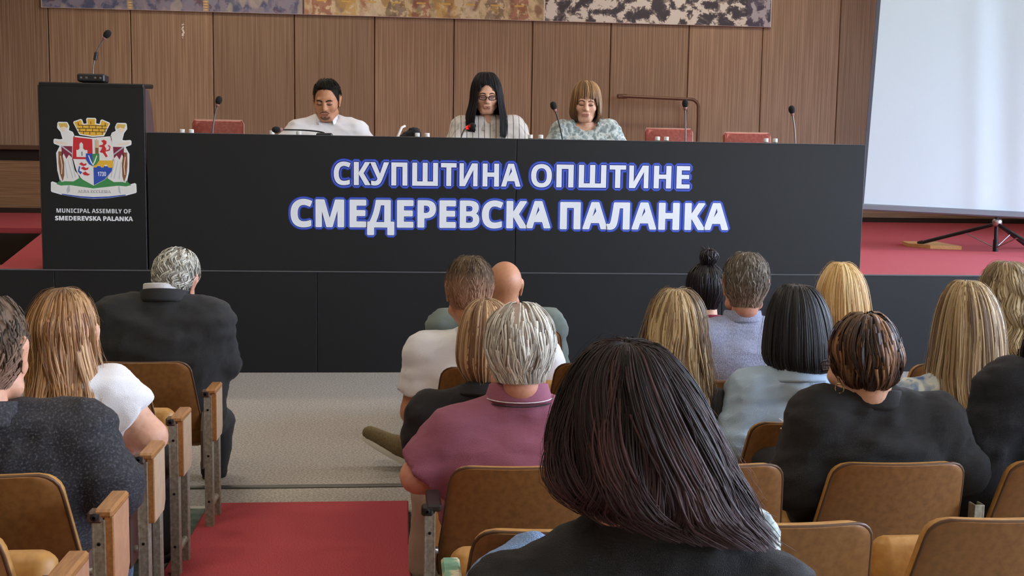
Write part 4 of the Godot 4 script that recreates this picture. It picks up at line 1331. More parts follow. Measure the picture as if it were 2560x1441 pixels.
func collar(g: G, at: Vector3, rx: float, rz: float, h: float, opening: float, flare: float, thick := 0.006, tip := Vector3.ZERO) -> void:
	var rows := []
	var a0 := PI + opening
	for k in 25:
		var a := lerpf(-PI + opening, PI - opening, k / 24.0)
		var d := Vector3(sin(a), 0, cos(a))
		var fr := 0.5 - 0.5 * cos(a)
		var c := at + tip * fr
		var ring := PackedVector3Array()
		for q in [[0.0, 0.0], [-flare * 0.25, 1.0], [thick * 0.5 - flare * 0.2, 1.05], [thick, 1.0], [thick + flare, 0.15], [thick + flare, -0.08], [thick * 0.4 + flare * 0.5, -0.05]]:
			ring.append(c + Vector3(d.x * (rx + q[0]), q[1] * h - fr * h * 0.15, d.z * (rz + q[0])))
		rows.append(ring)
	g.grid(rows, true, false)

func seam(g: G, line: Array, r: float) -> void:
	g.tube(line, r, 5)

# o: at, turn, head (local), nod/turn/tilt of the head, shoulders, elbows, wrists, knees, ankles (local), and what is worn
func figure(o: Dictionary) -> Node3D:
	var t := thing("person", o.label, "person", o.at, o.get("turn", 0.0), o.get("group", ""))
	var hs: float = o.get("hs", 1.0)
	var hc: Vector3 = o.head
	var hb := Basis.from_euler(Vector3(-o.get("nod", 0.0), -o.get("look", 0.0), o.get("tilt", 0.0))) * Basis.from_scale(Vector3(hs * o.get("hw", 1.0), hs, hs))
	var hx := Transform3D(hb, hc)
	var sl: Vector3 = o.sl
	var sr: Vector3 = o.sr
	var mid := (sl + sr) * 0.5
	var nk: Vector3 = o.get("neck", Vector3(lerpf(hc.x, mid.x, 0.35), maxf(hc.y - 0.165 * hs, mid.y + 0.04), hc.z + 0.055 * hs))
	var bulk: float = o.get("bulk", 1.0)
	var pv: Vector3 = o.get("pelvis", Vector3(mid.x * 0.7, o.get("seat", 0.27) + 0.1, o.get("back", -0.09)))
	var el: Vector3 = o.get("el", sl + Vector3(-0.05, -0.24, -0.06))
	var er: Vector3 = o.get("er", sr + Vector3(0.05, -0.24, -0.06))
	var wl: Vector3 = o.get("wl", el + Vector3(0.1, -0.03, -0.2))
	var wr: Vector3 = o.get("wr", er + Vector3(-0.1, -0.03, -0.2))
	var hl := pv + Vector3(-0.08, -0.02, -0.04)
	var hr := pv + Vector3(0.08, -0.02, -0.04)
	var kl: Vector3 = o.get("kl", hl + Vector3(-0.04, 0.02, -o.get("thigh", 0.36)))
	var kr: Vector3 = o.get("kr", hr + Vector3(0.04, 0.02, -o.get("thigh", 0.36)))
	var al: Vector3 = o.get("al", Vector3(kl.x, 0.07, kl.z + o.get("shin", -0.03)))
	var ar: Vector3 = o.get("ar", Vector3(kr.x, 0.07, kr.z + o.get("shin", -0.03)))
	var fz := Vector3(1, 1, 1.18)
	var am: float = o.get("arm", 1.0)
	# skin: one body from the neck to the ankles, the head and hands meshed finer and added to it
	var torso := func(grow: float, soft: float) -> Array:
		var ux := (sr - sl) * 0.5
		var c := mid + Vector3(0, -0.09, 0)
		var b := [
			[sl + Vector3(0, -0.012, 0), sr + Vector3(0, -0.012, 0), 0.056 * am + grow, 0.056 * am + grow, fz],
			[nk + Vector3(0, -0.025, 0.0), sl, 0.046 + grow * soft, 0.046 * am + grow, Vector3.ONE, 0.05], [nk + Vector3(0, -0.025, 0.0), sr, 0.046 + grow * soft, 0.046 * am + grow, Vector3.ONE, 0.05],
			[c - ux * 0.5, pv - ux * 0.38, 0.098 * bulk + grow, 0.112 * bulk + grow, fz], [c + ux * 0.5, pv + ux * 0.38, 0.098 * bulk + grow, 0.112 * bulk + grow, fz],
			[c + Vector3(0, 0, 0.01), pv, 0.1 * bulk + grow, 0.12 * bulk + grow, fz]]
		return b
	var body := G.new()
	var bones: Array = torso.call(-0.012, 1.0)
	bones.append([nk + Vector3(0, -0.015, -0.01), hx * Vector3(0, -0.06, 0.03), 0.054 * hs, 0.051 * hs, Vector3.ONE, 0.02])
	for q in [[sl, el, wl], [sr, er, wr]]:
		bones.append([q[0], q[1], 0.046 * am, 0.04 * am, Vector3.ONE, 0.03])
		bones.append([q[1], q[1].lerp(q[2], 0.35), 0.039 * am, 0.041 * am, Vector3.ONE, 0.02])
		bones.append([q[1].lerp(q[2], 0.35), q[2], 0.041 * am, 0.026 * am, Vector3.ONE, 0.02])
	for q in [[hl, kl, al], [hr, kr, ar]]:
		bones.append([q[0], q[1], 0.078, 0.052, Vector3.ONE, 0.03])
		bones.append([q[1], q[2], 0.052, 0.034, Vector3.ONE, 0.02])
	nets(body, bones, o.get("skincell", 0.019), 0.03)
	body.add(head, hx)
	for q in [[el, wl, -1.0], [er, wr, 1.0]]:
		var d: Vector3 = (q[1] - q[0]).normalized()
		var side := d.cross(Vector3.UP).normalized()
		body.add(hand, Transform3D(Basis(side, side.cross(d), -d) * Basis.from_scale(Vector3(q[2] * 1.05, 1.05, 1.05)), q[1] + d * 0.012))
	part("body", body, M[o.get("skin", "skin")], t)
	# upper clothes
	var grow: float = o.get("grow", 0.01)
	var top := G.new()
	var tb: Array = torso.call(grow, o.get("softneck", 1.0))
	var cuts := []
	var sleeve: float = o.get("sleeve", 2.0)   # 1 = to the elbow, 2 = to the wrist
	for q in [[sl, el, wl], [sr, er, wr]]:
		var loose: float = o.get("loose", 0.0)
		if sleeve <= 1.0:
			var e: Vector3 = q[0].lerp(q[1], sleeve)
			var past: Vector3 = q[0].lerp(q[1], sleeve + 0.3)
			tb.append([q[0], past, 0.05 * am + grow, 0.05 * am + grow + loose, Vector3.ONE, 0.03])
			cuts.append([e, (q[1] - q[0]) + Vector3(o.get("hemtilt", 0.0) * signf(q[1].x - mid.x), 0, 0), 0.13])
		else:
			tb.append([q[0], q[1], 0.05 * am + grow, 0.045 * am + grow + loose, Vector3.ONE, 0.03])
			var e: Vector3 = q[1].lerp(q[2], sleeve - 1.0)
			tb.append([q[1], e, 0.046 * am + grow + loose, 0.034 * am + grow + loose, Vector3.ONE, 0.025])
			cuts.append([e, q[2] - q[1], 0.07])
	if o.has("necktip"): cuts.append([nk + Vector3(0, o.get("neckcut", 0.012), -0.012), Vector3(0, 1, o.get("necktip", -0.35)), o.get("neckreach", 0.085)])
	if o.has("vee"):   # open neckline: [half width, depth]
		var d: Array = o.vee
		tb.append([nk + Vector3(0, 0.02, -0.075), nk + Vector3(0, -0.03 - d[1], -0.125), d[0], d[0] * 0.3, Vector3.ONE, 0.008, -1])
	cuts.append([pv + Vector3(0, -0.075, 0), Vector3(0, -1, 0), 0.4])
	nets(top, tb, o.get("cell", 0.016), 0.035, cuts, o.get("fold", 0.006))
	var shirt := part(o.get("wear", "shirt"), top, M[o.cloth], t)
	if o.has("collar"):
		var cg := G.new()
		var c: Array = o.collar   # [half x, half z, height, opening, flare, drop, forward tip]
		collar(cg, nk + Vector3(0, c[5], -0.008), c[0], c[1], c[2], c[3], c[4], 0.006, Vector3(0, c[6], -0.01))
		part("collar", cg, M[o.get("collarcloth", o.cloth)], t)
	if o.has("collar2"):
		var cg := G.new()
		var c: Array = o.collar2
		collar(cg, nk + Vector3(0, c[5], -0.01), c[0], c[1], c[2], c[3], c[4], 0.004, Vector3(0, c[6], -0.01))
		part("shirt_collar", cg, M[o.collar2cloth], t)
	# trousers and shoes
	var legs := G.new()
	var lb := []
	for q in [[hl, kl, al], [hr, kr, ar]]:
		lb.append([pv, q[0], 0.105 * bulk, 0.1 * bulk, Vector3.ONE])
		lb.append([q[0], q[1], 0.09, 0.066, Vector3.ONE, 0.03])
		lb.append([q[1], q[2] + Vector3(0, 0.01, 0), 0.066, 0.054, Vector3.ONE, 0.02])
	nets(legs, lb, 0.022, 0.03, [[al + Vector3(0, 0.01, 0), al - kl, 0.1], [ar + Vector3(0, 0.01, 0), ar - kr, 0.1]], 0.005)
	part(o.get("bottoms", "trousers"), legs, M[o.get("legcloth", "cloth_black")], t)
	for q in [[kl, al, o.get("toel", Vector3(0, -0.15, -1))], [kr, ar, o.get("toer", Vector3(0, -0.15, -1))]]:
		var sh := shoe(t, q[1], q[2], M[o.get("shoes", "leather_black")], o.get("sole", "rubber_dark"))
		var big: float = o.get("shoesize", 1.0)
		sh.transform = Transform3D(Basis.from_scale(Vector3.ONE * big), q[1] * (1.0 - big))
	if o.has("hair"):
		var h: Dictionary = o.hair
		hair(t, hx if h.get("follow", true) else Transform3D(Basis.from_euler(Vector3(0, -o.get("look", 0.0) * h.get("turnwith", 0.0), 0)), hc), h, hs)
	t.set_meta("hx", hx)
	return t

func shoe(t: Node3D, ankle: Vector3, toe: Vector3, m: Material, sole: String) -> MeshInstance3D:
	var d := toe.normalized()
	var up := (Vector3.UP - d * d.y).normalized()
	var s := d.cross(up).normalized()
	var heel := ankle - up * 0.035 - d * 0.02
	var g := G.new()
	nets(g, [
		[heel, heel + d * 0.085, 0.036, 0.039, Vector3.ONE], [heel + d * 0.085 - up * 0.004, heel + d * 0.205 - up * 0.012, 0.04, 0.031, Vector3.ONE],
		[heel + up * 0.035, heel + d * 0.03 + up * 0.03, 0.036, 0.034, Vector3.ONE]], 0.011, 0.02, [[heel - up * 0.026, -up, 0.3], [heel + up * 0.05, up, 0.2]])
	var sh := part("shoe", g, m, t)
	var sg := G.new()
	var row := []
	for k in 17:
		var a := TAU * k / 16.0
		var f := 0.095 + 0.138 * sin(a)
		var w := 0.039 + 0.004 * sin(a)
		row.append(heel + d * f + s * cos(a) * w - up * 0.026)
	var rows := []
	for e in [[0.96, 0.004], [1.0, 0.0], [1.0, -0.014], [0.95, -0.017]]:
		var rr := PackedVector3Array()
		for k in 16: rr.append(heel + d * 0.095 + (row[k] - heel - d * 0.095) * e[0] + up * e[1])
		rows.append(rr)
	sg.grid(rows, true, false)
	for e in [0, 3]:
		for k in 16:
			if e == 0: sg.tri(heel + d * 0.095 - up * 0.022, rows[0][k], rows[0][(k + 1) % 16])
			else: sg.tri(heel + d * 0.095 - up * 0.043, rows[3][(k + 1) % 16], rows[3][k])
	part("sole", sg, M[sole], sh)
	return sh

func people() -> void:
	var charcoal_man := figure({"label": "man at the left edge, cropped brown hair with a thin patch, speckled charcoal shirt", "at": Vector3(-0.901, 0, -2.55), "head": Vector3(-0.024, 0.859, -0.05), "hs": 1, "nod": 0.12, 
		"sl": Vector3(-0.179, 0.686, -0.05), "sr": Vector3(0.176, 0.683, -0.05), "er": Vector3(0.235, 0.56, -0.05), "wr": Vector3(0.124, 0.455, -0.3), "bulk": 1.2, "arm": 1.15, "cloth": "cloth_charcoal", "wear": "shirt", 
		"loose": 0.012, "fold": 0.01, "cell": 0.013, "collar": [0.066, 0.07, 0.05, 0.5, 0.018, 0, -0.02], "legcloth": "denim_light", 
		"hair": {"rings": [[0.137, 0, 0.006, 0.012, 0.01], [0.128, 0, 0.043, 0.014, 0.054], [0.1, 0, 0.072, 0.016, 0.088], [0.064, 0, 0.085, 0.016, 0.105], [0.02, 0, 0.089, 0.017, 0.109], [-0.025, 0, 0.078, 0.02, 0.093], [-0.053, 0, 0.064, 0.025, 0.071], [-0.075, 0, 0.052, 0.03, 0.05]], "n": 2600, "w": 0.0028, "len": 0.1, "t0": 0.95, "t1": 1, "segs": 4, "pal": [Color("3a322c"), Color("4a4038"), Color("5b5047"), Color("766656")], "cap": Color("6b5546"), "tips": Color("a07a66"), "tipmix": 0.6, "tips0": 0.5, "tipk": 3, "mat": "hair_short", "lift": 0.006, "wave": 0.4, "curl": 0, "fly": 0, "open": 112, "seed": 3}})
	var brown_woman := figure({"label": "woman with long wavy light brown hair and a white t-shirt, elbow on the armrest", "at": Vector3(-0.875, 0, -3), "head": Vector3(-0.003, 0.829, -0.05), "hs": 0.88, "look": -0.1, 
		"sl": Vector3(-0.106, 0.676, -0.05), "sr": Vector3(0.108, 0.681, -0.05), "er": Vector3(0.206, 0.561, -0.05), "wr": Vector3(0.059, 0.481, -0.25), "arm": 1.05, "sleeve": 0.62, "loose": 0.012, "cloth": "cloth_white", 
		"wear": "shirt", "fold": 0.008, "grow": 0.012, "cell": 0.012, "legcloth": "cloth_black", "skin": "skin_light", "hemtilt": 0.05, "skincell": 0.013, 
		"hair": {"rings": [[0.129, 0, 0.007, 0.016, 0.01], [0.121, -0.003, 0.043, 0.016, 0.048], [0.096, -0.006, 0.069, 0.016, 0.077], [0.045, -0.009, 0.087, 0.016, 0.097], [-0.007, -0.012, 0.092, 0.016, 0.103], [-0.06, -0.01, 0.098, 0.016, 0.109], [-0.114, -0.006, 0.101, 0.016, 0.113], [-0.167, 0.003, 0.099, 0.05, 0.12], [-0.216, 0.003, 0.088, 0.07, 0.1]], "n": 2500, "w": 0.0042, "pal": [Color("8a5f36"), Color("a3764a"), Color("b98d5e"), Color("c9a274"), Color("7a5230"), Color("94693f")], "roots": Color("5e4630"), "rootmix": 0.8, "rootlen": 3.2, "cap": Color("6e4c2c"), "wave": 0.13, "freq": 1.5, "curl": 0.009, "rag": 0.09, "clumps": 34, "gather": 0.6, "lift": 0.007, "fly": 90, "follow": false, "seed": 11, "open": 125}})
	var suit_man := figure({"label": "grey-haired man in a dark suit jacket leaning forward, alone in the front left seat", "at": Vector3(-0.878, 0, -4.2), "head": Vector3(0.036, 0.852, -0.09), "hs": 0.9, "nod": 0.4, "tilt": -0.22, 
		"look": 0.15, "neck": Vector3(0.004, 0.8, -0.05), "sl": Vector3(-0.169, 0.714, -0.05), "sr": Vector3(0.17, 0.701, -0.05), "el": Vector3(-0.215, 0.56, -0.05), "er": Vector3(0.183, 0.541, -0.11), 
		"wr": Vector3(0.096, 0.401, -0.4), "bulk": 1.25, "arm": 1.25, "kr": Vector3(0.125, 0.234, -0.45), "ar": Vector3(0.103, -0.014, -0.47), "cloth": "cloth_suit", "wear": "jacket", "grow": 0.014, "fold": 0.011, "loose": 0.01, 
		"legcloth": "cloth_suit", "collar": [0.08, 0.08, 0.04, 0.5, 0.008, -0.008, -0.03], "collar2": [0.073, 0.073, 0.052, 0.4, 0.003, -0.002, -0.02], "collar2cloth": "cloth_white", "skin": "skin_ruddy", "softneck": 0.8, 
		"hair": {"rings": [[0.129, 0, 0.006, 0.012, 0.01], [0.121, 0, 0.0387, 0.014, 0.0486], [0.09, 0, 0.07, 0.016, 0.085], [0.058, 0, 0.082, 0.016, 0.1], [0.018, 0, 0.086, 0.017, 0.104], [-0.0225, 0, 0.074, 0.02, 0.088], [-0.0477, 0, 0.06, 0.025, 0.067], [-0.056, 0, 0.0468, 0.03, 0.045]], "n": 1700, "w": 0.0032, "len": 0.2, "t0": 0.92, "t1": 0.98, "mat": "hair_short", "segs": 5, "pal": [Color("b4b2a6"), Color("c4c2b6"), Color("9b998f"), Color("84827a"), Color("d2d0c4")], "cap": Color("8f8c82"), "lift": 0.006, "wave": 0.35, "freq": 3, "curl": 0.006, "fly": 20, "clumps": 60, "seed": 5, "open": 112}})
	var bald_man := figure({"label": "bald man in a grey-green jacket and white collar in the front row", "at": Vector3(0.482, 0, -5.35), "head": Vector3(-0.004, 0.71, -0.05), "hs": 0.97, "nod": 0.1, 
		"sl": Vector3(-0.29, 0.522, -0.05), "sr": Vector3(0.212, 0.524, -0.05), "bulk": 1.25, "arm": 1.25, "cloth": "cloth_sage", "wear": "jacket", "grow": 0.014, "fold": 0.011, 
		"collar": [0.074, 0.072, 0.045, 0.5, 0.01, -0.005, -0.03], "collarcloth": "cloth_sage", "collar2": [0.067, 0.066, 0.058, 0.4, 0.004, 0, -0.02], "collar2cloth": "cloth_white", "skin": "skin_tan"})
	var polo_man := figure({"label": "man in a white polo shirt with cropped brown hair, ankle crossed over his knee", "at": Vector3(0.299, 0, -4.4), "head": Vector3(-0.045, 0.796, -0.05), "hs": 1.02, "nod": 0.12, "tilt": -0.04, 
		"sl": Vector3(-0.212, 0.554, -0.05), "sr": Vector3(0.241, 0.535, -0.05), "el": Vector3(-0.259, 0.315, -0.05), "wl": Vector3(-0.171, 0.157, -0.3), "er": Vector3(0.305, 0.378, -0.05), "wr": Vector3(0.236, 0.269, -0.25), 
		"bulk": 1.25, "arm": 1.3, "sleeve": 0.72, "kl": Vector3(-0.228, 0.093, -0.35), "al": Vector3(-0.226, -0.204, -0.35), "kr": Vector3(0.264, 0.077, -0.47), "ar": Vector3(-0.237, 0.102, -0.33), "toer": Vector3(-1, 0.5, -0.3), 
		"cloth": "cloth_white", "wear": "polo_shirt", "grow": 0.012, "fold": 0.006, "loose": 0.012, "collar": [0.068, 0.066, 0.045, 0.5, 0.012, 0, -0.02], "skin": "skin_tan", "shoes": "suede_olive", "shoesize": 1.14, 
		"sole": "rubber_white", "legcloth": "cloth_dark", 
		"hair": {"rings": [[0.14, 0, 0.006, 0.012, 0.01], [0.13, 0, 0.0439, 0.014, 0.055], [0.102, 0, 0.073, 0.016, 0.09], [0.065, 0, 0.087, 0.016, 0.107], [0.0204, 0, 0.091, 0.017, 0.111], [-0.0255, 0, 0.079, 0.02, 0.095], [-0.054, 0, 0.065, 0.025, 0.072], [-0.071, 0, 0.053, 0.03, 0.051]], "n": 2600, "w": 0.0024, "len": 0.09, "t0": 0.93, "t1": 1, "segs": 4, "pal": [Color("5a4a3c"), Color("6a5848"), Color("7c6a58"), Color("493c30")], "cap": Color("66533f"), "tips": Color("b98e74"), "tipmix": 0.85, "tips0": 0.4, "tipk": 3.2, "mat": "hair_short", "lift": 0.006, "wave": 0.12, "curl": 0, "fly": 0, "seed": 21, "open": 110}})
	var bob_woman := figure({"label": "woman with a straight dark-blonde bob and a black top between two men", "at": Vector3(0.239, 0, -3.6), "head": Vector3(0.025, 0.73, -0.05), "hs": 0.92, "tilt": 0.05, 
		"sl": Vector3(-0.16, 0.489, -0.05), "sr": Vector3(0.175, 0.487, -0.05), "el": Vector3(-0.187, 0.399, -0.05), "cloth": "cloth_black", "wear": "blouse", "grow": 0.012, "fold": 0.008, 
		"collar": [0.07, 0.068, 0.03, 0.6, 0.012, -0.005, -0.02], "skin": "skin_light", 
		"hair": {"rings": [[0.132, 0, 0.013, 0.016, 0.015], [0.125, -0.001, 0.041, 0.016, 0.046], [0.101, 0.001, 0.071, 0.016, 0.08], [0.051, 0.003, 0.09, 0.016, 0.1], [-0.014, 0.002, 0.098, 0.016, 0.109], [-0.074, 0.001, 0.096, 0.016, 0.107], [-0.12, 0.001, 0.072, 0.016, 0.08], [-0.142, 0.002, 0.057, 0.016, 0.064]], "n": 900, "w": 0.0055, "pal": [Color("8f6f50"), Color("a5825f"), Color("b8966f"), Color("c9a983"), Color("7a5a40")], "roots": Color("85694c"), "rootmix": 0.4, "cap": Color("6f5238"), "wave": 0.03, "freq": 0.8, "curl": 0.002, "rag": 0.025, "clumps": 46, "gather": 0.35, "lift": 0.006, "fly": 20, "follow": false, "seed": 31, "open": 112}})
	var maroon_man := figure({"label": "white-haired man in a maroon polo shirt with a white-striped collar", "at": Vector3(0.303, 0, -2.95), "head": Vector3(0.005, 0.794, -0.05), "hs": 0.98, "nod": 0.1, 
		"neck": Vector3(0.006, 0.672, -0.05), "sl": Vector3(-0.167, 0.575, -0.05), "sr": Vector3(0.173, 0.572, -0.05), "el": Vector3(-0.263, 0.461, -0.05), "wl": Vector3(-0.124, 0.426, -0.13), "er": Vector3(0.265, 0.455, -0.05), 
		"bulk": 1.22, "arm": 1.15, "sleeve": 0.95, "loose": 0.014, "hemtilt": 0.03, "kl": Vector3(-0.21, 0.304, -0.39), "al": Vector3(-0.236, 0.042, -0.41), "cloth": "cloth_maroon", "wear": "polo_shirt", "grow": 0.012, "fold": 0.007, 
		"cell": 0.012, "skincell": 0.013, "collar": [0.074, 0.07, 0.046, 0.45, 0.012, 0.004, -0.02], "legcloth": "cloth_khaki", "skin": "skin_ruddy", 
		"hair": {"rings": [[0.139, 0, 0.006, 0.012, 0.01], [0.131, 0, 0.0421, 0.014, 0.053], [0.098, 0, 0.076, 0.016, 0.091], [0.063, 0, 0.088, 0.016, 0.108], [0.0196, 0, 0.092, 0.017, 0.112], [-0.0245, 0, 0.08, 0.02, 0.095], [-0.052, 0, 0.065, 0.025, 0.072], [-0.076, 0, 0.055, 0.032, 0.055]], "n": 1900, "w": 0.0032, "len": 0.36, "t0": 0.86, "t1": 1, "segs": 6, "pal": [Color("c9c4b8"), Color("d8d4c8"), Color("b6b0a4"), Color("a39d92"), Color("e2dfd4")], "cap": Color("b9a598"), "lift": 0.008, "wave": 0.14, "freq": 1.5, "curl": 0.004, "fly": 25, "clumps": 60, "gather": 0.4, "seed": 41, "open": 112, "t1b": 1}})
	polo_trim(maroon_man)
	var dark_woman := figure({"label": "nearest woman, seen from behind, thick dark plum-brown hair over a black jacket", "at": Vector3(0.37, 0, -1.7), "head": Vector3(-0.024, 0.867, -0.05), "hs": 1.02, "look": 0.2, 
		"neck": Vector3(0.003, 0.735, -0.05), "sl": Vector3(-0.194, 0.598, -0.05), "sr": Vector3(0.228, 0.593, -0.05), "bulk": 1.1, "arm": 1.2, "cloth": "cloth_jacket_black", "wear": "jacket", "grow": 0.014, "fold": 0.011, 
		"cell": 0.012, "collar": [0.076, 0.074, 0.045, 0.5, 0.009, -0.008, -0.03], "softneck": 1, 
		"hair": {"rings": [[0.154, 0, 0.01, 0.01, 0.014], [0.148, 0.004, 0.057, 0.016, 0.063], [0.124, 0.006, 0.088, 0.016, 0.099], [0.079, 0.011, 0.115, 0.016, 0.128], [0.024, 0.018, 0.138, 0.016, 0.154], [-0.028, 0.027, 0.155, 0.016, 0.174], [-0.07, 0.038, 0.168, 0.016, 0.188], [-0.103, 0.058, 0.173, 0.03, 0.125], [-0.131, 0.087, 0.167, 0.04, 0.1]], "n": 4200, "w": 0.0027, "segs": 16, "pal": [Color("171211"), Color("211818"), Color("2b1e1d"), Color("382524"), Color("4a302f"), Color("151110")], "tips": Color("5e474b"), "tipmix": 0.4, "roots": Color("1b1413"), "rootmix": 0.6, "cap": Color("171110"), "wave": 0.2, "freq": 1.25, "curl": 0.016, "rag": 0.15, "clumps": 40, "gather": 0.72, "lift": 0.012, "mat": "hair_soft", "drift": 0.11, "slant": 0.03, "fly": 160, "follow": false, "seed": 51, "open": 125, "swirl": 0.12}})
	var wavy_woman := figure({"label": "woman with long tousled blonde hair and dark roots, in front of the nearest woman", "at": Vector3(0.903, 0, -3.65), "head": Vector3(-0.003, 0.752, -0.05), "hs": 0.94, 
		"sl": Vector3(-0.122, 0.489, -0.05), "sr": Vector3(0.141, 0.487, -0.05), "cloth": "cloth_dark", "wear": "blouse", "skin": "skin_light", 
		"hair": {"rings": [[0.139, 0, 0.014, 0.016, 0.015], [0.133, -0.001, 0.053, 0.016, 0.059], [0.098, 0.001, 0.084, 0.016, 0.094], [0.037, 0.001, 0.104, 0.016, 0.116], [-0.03, -0.001, 0.114, 0.016, 0.128], [-0.098, 0, 0.12, 0.016, 0.134], [-0.166, 0.009, 0.119, 0.016, 0.133], [-0.234, 0.034, 0.104, 0.016, 0.117], [-0.289, 0.058, 0.072, 0.05, 0.1]], "n": 1500, "w": 0.0046, "pal": [Color("a98c5e"), Color("bfa274"), Color("d2b98c"), Color("8a6f4c"), Color("cbb488"), Color("5f4b38"), Color("6d5844")], "roots": Color("7d6a4a"), "rootmix": 0.35, "cap": Color("6d583c"), "wave": 0.13, "freq": 2, "curl": 0.009, "rag": 0.1, "clumps": 30, "gather": 0.65, "lift": 0.008, "fly": 90, "follow": false, "seed": 61, "open": 125}})
	var bun_woman := figure({"label": "woman with black hair tied in a high bun and a red collared top", "at": Vector3(1.407, 0, -5.15), "head": Vector3(-0.004, 0.719, -0.05), "hs": 0.97, "sl": Vector3(-0.164, 0.524, -0.05), 
		"sr": Vector3(0.179, 0.525, -0.05), "cloth": "cloth_red", "wear": "blouse", "collar": [0.066, 0.066, 0.055, 0.5, 0.012, 0, -0.02], "skin": "skin_light", 
		"hair": {"rings": [[0.137, 0, 0.006, 0.012, 0.01], [0.128, 0, 0.0417, 0.014, 0.052], [0.097, 0, 0.074, 0.016, 0.09], [0.062, 0, 0.087, 0.016, 0.106], [0.0194, 0, 0.091, 0.017, 0.11], [-0.0243, 0, 0.079, 0.02, 0.093], [-0.051, 0, 0.064, 0.025, 0.071], [-0.082, 0, 0.054, 0.03, 0.054]], "n": 700, "w": 0.004, "len": 0.6, "t0": 0.6, "t1": 1, "segs": 8, "pal": [Color("161317"), Color("1e191d"), Color("28222a"), Color("120f12")], "cap": Color("141115"), "lift": 0.004, "wave": 0.02, "curl": 0.001, "fly": 20, "seed": 71, "open": 110}})
	bun(bun_woman, Vector3(0.001, 0.881, -0.020))
	var blue_shirt_man := figure({"label": "man with cropped grey hair in a heathered blue-grey shirt", "at": Vector3(1.352, 0, -4.4), "head": Vector3(0.013, 0.825, -0.05), "hs": 1, "nod": 0.05, "look": 0.12, 
		"neck": Vector3(0.01, 0.682, -0.05), "sl": Vector3(-0.153, 0.617, -0.05), "sr": Vector3(0.155, 0.617, -0.05), "cloth": "cloth_heather", "wear": "shirt", "grow": 0.012, "fold": 0.006, "bulk": 1.1, 
		"collar": [0.068, 0.066, 0.042, 0.4, 0.006, 0.006, -0.01], "skin": "skin_ruddy", 
		"hair": {"rings": [[0.138, 0, 0.006, 0.012, 0.01], [0.129, 0, 0.043, 0.014, 0.054], [0.1, 0, 0.073, 0.016, 0.089], [0.064, 0, 0.086, 0.016, 0.106], [0.02, 0, 0.09, 0.017, 0.11], [-0.025, 0, 0.078, 0.02, 0.093], [-0.053, 0, 0.064, 0.025, 0.071], [-0.085, 0, 0.052, 0.03, 0.05]], "n": 2600, "w": 0.0024, "len": 0.09, "t0": 0.93, "t1": 1, "segs": 4, "pal": [Color("6f695f"), Color("857f74"), Color("5d574e"), Color("9a948a"), Color("4d473f")], "cap": Color("776c60"), "tips": Color("ab8d7a"), "tipmix": 0.6, "tips0": 0.55, "tipk": 3, "mat": "hair_short", "lift": 0.006, "wave": 0.15, "curl": 0, "fly": 0, "seed": 81, "open": 110}})
	var blazer_woman := figure({"label": "woman with a sleek black bob in a pale blue blazer", "at": Vector3(1.297, 0, -3.6), "head": Vector3(-0.005, 0.777, -0.05), "hs": 0.94, "look": 0.1, "sl": Vector3(-0.144, 0.555, -0.05), 
		"sr": Vector3(0.165, 0.53, -0.05), "el": Vector3(-0.2, 0.405, -0.05), "wl": Vector3(-0.054, 0.298, -0.25), "arm": 1.15, "cloth": "cloth_pale_blue", "wear": "blazer", "grow": 0.015, "fold": 0.011, "loose": 0.012, "cell": 0.013, 
		"collar": [0.076, 0.074, 0.04, 0.5, 0.009, -0.006, -0.03], "skin": "skin_light", 
		"hair": {"rings": [[0.138, -0.001, 0.012, 0.016, 0.014], [0.13, -0.002, 0.052, 0.016, 0.058], [0.094, 0.002, 0.082, 0.016, 0.092], [0.034, 0.006, 0.103, 0.016, 0.115], [-0.033, 0.01, 0.113, 0.016, 0.127], [-0.087, 0.012, 0.117, 0.016, 0.131], [-0.121, 0.017, 0.114, 0.016, 0.128], [-0.141, 0.023, 0.1, 0.016, 0.112]], "n": 1100, "w": 0.0048, "pal": [Color("121214"), Color("18181b"), Color("202024"), Color("0e0e10"), Color("26262b")], "cap": Color("0e0e10"), "wave": 0.02, "freq": 0.8, "curl": 0.002, "rag": 0.03, "clumps": 50, "gather": 0.3, "lift": 0.006, "fly": 30, "follow": false, "seed": 91, "open": 118}})
	blazer_seam(blazer_woman)
	var golden_woman := figure({"label": "woman with long smooth golden-blonde hair in front of the stage corner", "at": Vector3(1.785, 0, -4.45), "head": Vector3(-0.011, 0.778, -0.05), "hs": 0.93, 
		"sl": Vector3(-0.134, 0.567, -0.05), "sr": Vector3(0.143, 0.568, -0.05), "cloth": "cloth_dark", "wear": "blouse", "skin": "skin_light", 
		"hair": {"rings": [[0.139, -0.002, 0.012, 0.016, 0.013], [0.131, 0, 0.044, 0.016, 0.049], [0.098, 0.004, 0.074, 0.016, 0.083], [0.043, 0.005, 0.096, 0.016, 0.107], [-0.031, 0.009, 0.108, 0.016, 0.121], [-0.114, 0.015, 0.111, 0.016, 0.125], [-0.18, 0.021, 0.107, 0.016, 0.12], [-0.264, 0.026, 0.092, 0.016, 0.103]], "n": 1100, "w": 0.0046, "pal": [Color("d3ac6c"), Color("e0bd80"), Color("c89f62"), Color("b98f5a"), Color("e8cb95")], "roots": Color("c9a364"), "rootmix": 0.4, "cap": Color("a8834e"), "wave": 0.04, "freq": 1, "curl": 0.003, "rag": 0.06, "clumps": 40, "gather": 0.4, "lift": 0.006, "fly": 45, "follow": false, "seed": 101, "open": 125}})
